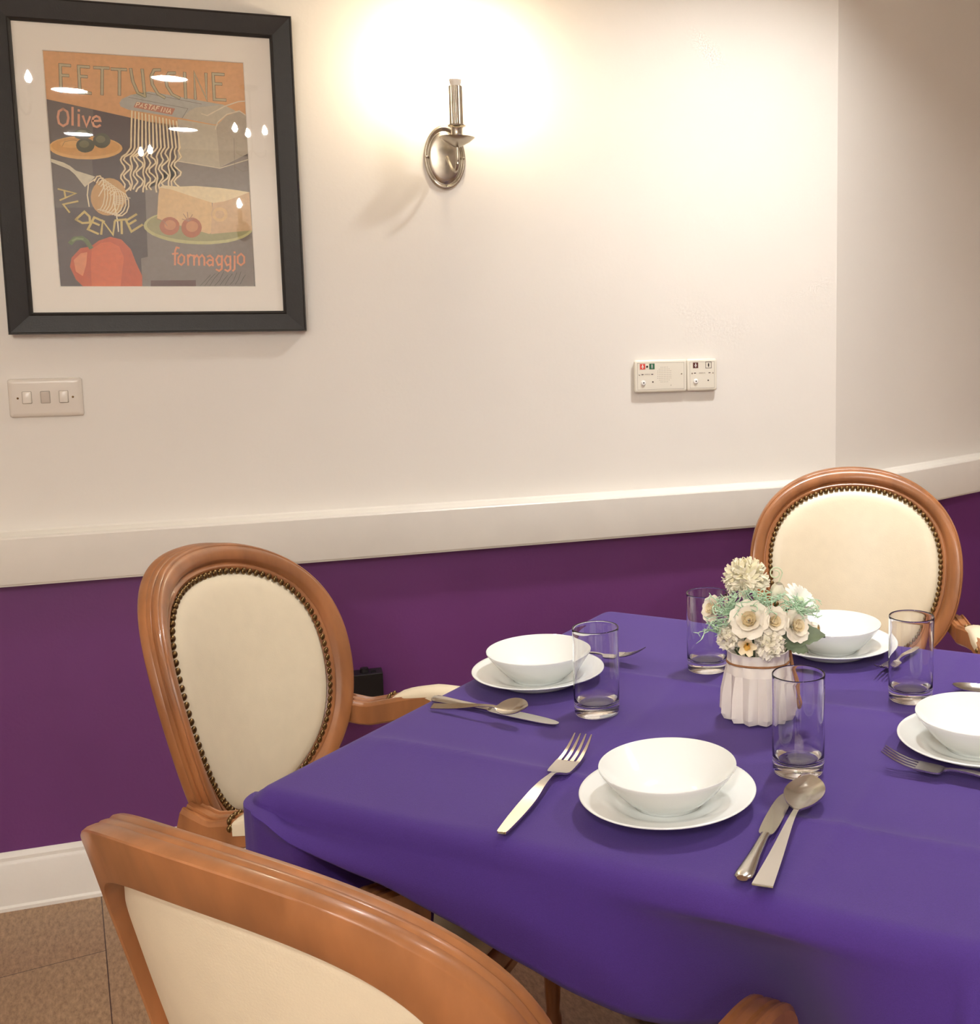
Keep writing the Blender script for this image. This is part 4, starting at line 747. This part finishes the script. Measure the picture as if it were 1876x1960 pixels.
# ------------------------------------------------------------------ vase and flowers
VX, VY = .636, -1.352
VZ = table_z(VX, VY)+.0012
va = thing('flower_vase', 'pinkish white ribbed ceramic vase in the middle of the table', 'vase', (VX, VY, VZ), .2)
bm = bmesh.new(); rows = []
NV = 13
def vring(R, z, amp, ph, n=NV*8):
    out = []
    for k in range(n):
        a = 2*PI*k/n; u_ = ((a*NV/(2*PI)+ph) % 1); tri = abs(2*u_-1); amp_ = amp*1.5
        out.append(Vector(((R+amp_*(tri-.5))*cos(a), (R+amp_*(tri-.5))*sin(a), z)))
    return out
for R, z, amp, ph in ((.044,.0,.003,0),(.050,.0015,.006,0),(.0535,.010,.0075,0),(.0525,.040,.0065,0),(.0490,.072,.0020,0),(.0470,.082,.0012,.5),(.0450,.0885,.0030,.5),(.0460,.098,.0010,.5),(.0470,.104,.0,.5),(.0455,.1045,0,0),(.0435,.100,0,0),(.0420,.085,0,0),(.0440,.04,0,0),(.040,.012,0,0),(.002,.010,0,0)):
    rows.append(vring(R, z, amp, ph))
grid(bm, rows, closed_u=True, cap=True); obj('vase_body', bm, vase_m, va, smooth=True, angle=20)
bm = bmesh.new()
tube(bm, [(.0470*cos(a), .0470*sin(a), .0875+.0015*sin(a*2)) for a in [2*PI*k/64 for k in range(65)]], .0016, 8)
kn = math.atan2(-.35, .94)-.2
K = lambda r, z, da=0: (r*cos(kn+da), r*sin(kn+da), z)
tube(bm, smoothpts([K(.048,.105,.02),K(.050,.090,.01),K(.053,.075),K(.060,.055,-.03),K(.062,.035,-.06)], 5), .0022, 8)
tube(bm, smoothpts([K(.048,.088,.06),K(.053,.07,.04),K(.058,.05,-.08),K(.061,.034,-.10)], 5), .0018, 8)
tube(bm, smoothpts([K(.062,.036,-.06),K(.066,.026,-.2),K(.062,.016,-.12),K(.060,.026,-.02),K(.062,.036,-.06)], 5), .0022, 8)
obj('twine_tie', bm, twine, va, smooth=True)

RTH = Vector((cos(YAW), -sin(YAW), 0)); TOC = Vector((-sin(YAW), -cos(YAW), 0))   # across the table and towards the seat side
def fp(a, b, z): return Vector((VX, VY, VZ))+RTH*a+TOC*b+Vector((0,0,z))
def petal(bm, M_, L, Wd, cup, curl, tilt, mi=0, ruff=0., n=5, m_=4, pw=.6):
    rows = []
    for i in range(n+1):
        f_ = i/n; row = []; ww = Wd*(math.sin(PI*min(.999, .12+.80*f_))**pw)
        ang = tilt+curl*f_; 
        # integrate arc
        x = 0; z = 0; st_ = 8
        for q in range(st_): a = tilt+curl*f_*(q+.5)/st_; x += L*f_/st_*cos(a); z += L*f_/st_*sin(a)
        for j in range(m_+1):
            s_ = 2*j/m_-1
            c_ = cup*(s_*s_)*ww
            rf = ruff*f_*sin(j*2.6+i)
            row.append(M_ @ Vector((x-sin(ang)*c_+rf*.5, s_*ww, z+cos(ang)*c_+rf)))
        rows.append(row)
    grid(bm, rows, mi=mi)
def orient(axis):
    z = Vector(axis).normalized(); x = z.orthogonal().normalized(); y_ = z.cross(x); return Matrix((x, y_, z)).transposed().to_4x4()
def bloom_bm(kind, R):
    bm = bmesh.new(); rnd = random.Random(int(R*1e5)+len(kind))
    def P(k, n, ph, **kw): petal(bm, Matrix.Rotation(2*PI*k/n+ph, 4, 'Z') @ Matrix.Translation((kw.pop('r0', 0), 0, kw.pop('z0', 0))), **kw)
    if kind == 'rose':
        for k in range(6): P(k, 6, 0, r0=R*.10, z0=-R*.25, L=R*1.15, Wd=R*.62, cup=.25, curl=-.75, tilt=.85, ruff=R*.03, mi=0, pw=.45)
        for k in range(5): P(k, 5, .4, r0=R*.10, z0=-R*.15, L=R*.95, Wd=R*.52, cup=.35, curl=-.3, tilt=1.05, ruff=R*.02, mi=0, pw=.45)
        for k in range(4): P(k, 4, .9, r0=R*.14, z0=R*.05, L=R*.60, Wd=R*.40, cup=.4, curl=.35, tilt=.95, mi=1, pw=.4)
        for k in range(3): P(k, 3, .2, r0=R*.08, z0=R*.12, L=R*.50, Wd=R*.30, cup=.5, curl=.7, tilt=1.0, mi=1, pw=.4)
    elif kind == 'mum':
        n = 210
        for k in range(n):
            z = 1-1.35*(k+.5)/n; r = math.sqrt(max(0, 1-z*z)); a = k*2.39996
            ax = Vector((r*cos(a), r*sin(a), z)); m2 = orient(ax)
            jit = rnd.uniform(.85, 1.05)
            petal(bm, Matrix.Translation((0,0,0)) @ m2 @ Matrix.Rotation(rnd.uniform(0, 6.28), 4, 'Z') @ Matrix.Translation((0,0,R*.45)), L=R*.58*jit, Wd=R*.105, cup=.6, curl=-.5, tilt=1.35, mi=k % 2 if z > .4 else 0, n=3, m_=2, pw=.5)
        bmesh.ops.create_icosphere(bm, subdivisions=2, radius=R*.6)
    elif kind == 'carnation':
        n = 64
        for k in range(n):
            z = 1-1.15*(k+.5)/n; r = math.sqrt(max(0, 1-z*z)); a = k*2.39996
            m2 = orient((r*cos(a), r*sin(a), z))
            petal(bm, m2 @ Matrix.Rotation(rnd.uniform(0, 6.28), 4, 'Z') @ Matrix.Translation((0,0,R*.35)), L=R*.62*rnd.uniform(.85,1.1), Wd=R*.26, cup=.3, curl=-.9, tilt=1.4, ruff=R*.06, mi=k % 2, n=4, m_=4, pw=.35)
        bmesh.ops.create_icosphere(bm, subdivisions=2, radius=R*.5)
    elif kind == 'daisy':
        for k in range(13): P(k, 13, 0, r0=R*.08, L=R*.95, Wd=R*.20, cup=.15, curl=-.35, tilt=.35, mi=0, pw=.5)
        for k in range(11): P(k, 11, .3, r0=R*.08, z0=R*.04, L=R*.70, Wd=R*.17, cup=.2, curl=-.3, tilt=.7, mi=0, pw=.5)
        s0 = len(bm.faces); bmesh.ops.create_icosphere(bm, subdivisions=2, radius=R*.2, matrix=Matrix.Translation((0,0,R*.08)))
        bm.faces.ensure_lookup_table()
        for f in bm.faces[s0:]: f.material_index = 1
    elif kind == 'lily':
        for k in range(5): P(k, 5, 0, r0=R*.10, z0=-R*.7, L=R*1.75, Wd=R*.52, cup=.35, curl=-.95, tilt=1.35, mi=0, pw=.5)
        for k in range(4): P(k, 4, .5, r0=R*.06, z0=-R*.5, L=R*1.15, Wd=R*.34, cup=.5, curl=-.2, tilt=1.35, mi=1, pw=.5)
    elif kind == 'bud':
        for k in range(5): P(k, 5, 0, r0=R*.35, z0=-R*.75, L=R*2.0, Wd=R*.72, cup=.35, curl=1.15, tilt=1.0, mi=0, pw=.55)
        for k in range(4): P(k, 4, .5, r0=R*.2, z0=-R*.6, L=R*1.7, Wd=R*.6, cup=.4, curl=.7, tilt=1.25, mi=1, pw=.5)
    for f in bm.faces: f.smooth = True
    return bm
def flower(name, kind, a, b, z, R, axis, mats, label, cat='flower'):
    base = fp(a, b, z); ax = RTH*axis[0]+TOC*axis[1]+Vector((0,0,axis[2]))
    t = thing(name, label, cat, tuple(base), group='artificial flowers in the vase')
    bm = bloom_bm(kind, R); bm.transform(orient(ax)); obj('bloom', bm, mats, t, smooth=True, recalc=False)
    axn = ax.normalized(); root = Vector((VX, VY, VZ))+RTH*(a*.25)+TOC*(b*.2)+Vector((0,0,.055)); mid = base-axn*R*1.4
    if mid.z < VZ+.115:
        mid = Vector((VX, VY, VZ+.122))+RTH*(a*.55)+TOC*(b*.5)
    bm = bmesh.new(); tube(bm, [p-base for p in smoothpts([base-axn*R*.3, mid, root], 5)], .0016, 6)
    if kind in ('bud', 'lily'):
        for k in range(4): petal(bm, orient(ax) @ Matrix.Rotation(k*PI/2, 4, 'Z') @ Matrix.Translation((R*.2,0,-R*.85)), L=R*1.0, Wd=R*.34, cup=.3, curl=.7, tilt=.9)
    obj('stem', bm, stem_m, t, smooth=True, recalc=False)
flower('chrysanthemum', 'mum', -.018, -.005, .208, .036, (-.05,.25,1), [cream_f, mat('petal_lemon', (253,246,214), .6)], 'large cream pompon chrysanthemum at the top of the bouquet')
flower('rosebud', 'bud', .028, .012, .192, .0145, (.15,.35,1), [cream_f, ivory_f], 'cream rosebud upright right of the large pompon bloom')
flower('daisy', 'daisy', .062, .0, .176, .030, (.65,.45,.8), [white_f, mat('daisy_centre', (205,222,180), .6)], 'white daisy at the upper right of the bouquet')
flower('rose', 'rose', -.066, .005, .166, .019, (-.8,.6,.35), [ivory_f, peach_f], 'small ivory rose at the far left of the bouquet')
flower('rose', 'rose', -.014, .040, .158, .027, (-.15,1,.55), [ivory_f, peach_f], 'largest open peach rose at the front centre of the bouquet')
flower('rose', 'rose', .020, .040, .156, .021, (.35,1,.4), [ivory_f, peach_f], 'peach rose just right of the largest open rose')
flower('rose', 'rose', .052, .030, .146, .023, (.6,.8,.35), [ivory_f, peach_f], 'peach rose on the right side of the bouquet above the leaf')
flower('carnation', 'carnation', -.042, .030, .130, .022, (-.5,.8,.1), [ivory_f, cream_f], 'small cream carnation at the lower left over the vase rim')
flower('lily', 'lily', -.018, .052, .124, .0125, (-.1,1,-.05), [peach_f, yellow_f], 'yellow-throated cup blossom hanging at the vase rim')
flower('carnation', 'carnation', .015, .048, .124, .0245, (.1,1,.0), [ivory_f, cream_f], 'ruffled cream carnation at the lower middle over the vase rim')
flower('rosebud', 'bud', .076, .012, .136, .0140, (.8,.4,.25), [ivory_f, yellow_f], 'pale yellow rosebud at the lower right of the bouquet')
flower('gypsophila', 'carnation', .010, .036, .108, .013, (.1,1,-.3), [ivory_f, white_f], 'tiny ivory blossom tucked below the ruffled carnation')
# mint green sprigs
rnd = random.Random(3)
def sprig(cx, z0, n, label, reach, b0):
    t = thing('green_sprig', label, 'greenery', tuple(fp(cx, b0, z0)), group='mint green sprigs in the vase')
    bm = bmesh.new(); base = fp(cx, b0, z0)
    root = fp(cx*.25, 0, .07)-base
    for k in range(n):
        a = rnd.uniform(-1, 1); e = rnd.uniform(-.5, 1); tip = RTH*(reach*a)+TOC*rnd.uniform(-.005,.03)+Vector((0,0,reach*.75*e)); mid = tip*.5+RTH*rnd.uniform(-.012,.012)+Vector((0,0,rnd.uniform(-.008,.012)))
        end = tip+RTH*rnd.uniform(-.01,.01)+Vector((0,0,rnd.uniform(-.012,.006)))
        P = smoothpts([Vector((0,0,-.006)), mid, tip, end], 4); tube(bm, P, [.0012-.0008*i/(len(P)-1) for i in range(len(P))], 5)
        for q in range(3, len(P)-1, 3):
            d = Vector((rnd.uniform(-1,1), rnd.uniform(-1,1), rnd.uniform(-.3,1))).normalized()*.008; tube(bm, [P[q], P[q]+d*.6, P[q]+d], [.0008,.0007,.0003], 4)
    obj('foliage', bm, mint, t, smooth=True)
    bm = bmesh.new(); tube(bm, smoothpts([Vector((0,0,-.004)), root*.5+RTH*.004, root], 4), .0016, 6); obj('stem', bm, stem_m, t, smooth=True)
sprig(-.045, .172, 34, 'mint green feathery sprig on the left of the bouquet', .034, .022)
sprig(.0, .178, 34, 'mint green feathery sprig in the middle, under the large pompon', .032, .026)
sprig(.060, .168, 30, 'mint green feathery sprig on the right beside the daisy', .032, .020)
sprig(-.062, .140, 20, 'mint green feathery sprig drooping low at the left', .026, .018)
bm = bmesh.new(); tube(bm, [fp(.026+.010*cos(a)*(1-a/14), .008, .221+.010*sin(a)*(1-a/14)) for a in [k*.35 for k in range(24)]], [.0011]*24, 6)
tube(bm, smoothpts([fp(.0,.0,.09), fp(.014,.005,.16), fp(.030,.008,.205), fp(.036,.008,.221)], 5), .0011, 6)
tag(obj('curled_tendril', bm, mat('tendril', (214,226,190), .6), smooth=True), 'pale curled tendril looping above the rosebud', 'greenery')
def leaf_bm(a0, a1, b0, b1, z0, z1, wd):
    bm = bmesh.new(); rows = []
    for i in range(13):
        f_ = i/12; c = fp(a0+(a1-a0)*f_, b0+(b1-b0)*f_, z0+(z1-z0)*f_+.006*sin(PI*f_)); w_ = wd*sin(PI*min(.985, .06+.94*f_))**.8*(1+.08*cos(i*PI))
        rows.append([c+TOC*(w_*s_*.5)+Vector((0,0,-w_*s_*.85+.004*abs(s_))) for s_ in (-1,-.5,0,.5,1)])
    grid(bm, rows); tube(bm, smoothpts([fp(a0*.4, .0, .07), fp(a0*.8, b0*.6, .112), fp(a0, b0, z0)], 5), .0015, 6)
    return bm
tag(obj('leaf', leaf_bm(.026,.098,.030,.030,.118,.128,.017), leaf_m, smooth=True), 'long grey green leaf reaching right over the vase rim', 'leaf')
tag(obj('leaf', leaf_bm(.028,.072,.020,.040,.126,.108,.020), leaf_m, smooth=True), 'shorter broad grey green leaf beneath the right rose', 'leaf')
tag(obj('leaf', leaf_bm(-.010,-.048,.02,.034,.116,.110,.010), leaf_m, smooth=True), 'small green leaf at the lower left inside the vase rim', 'leaf')
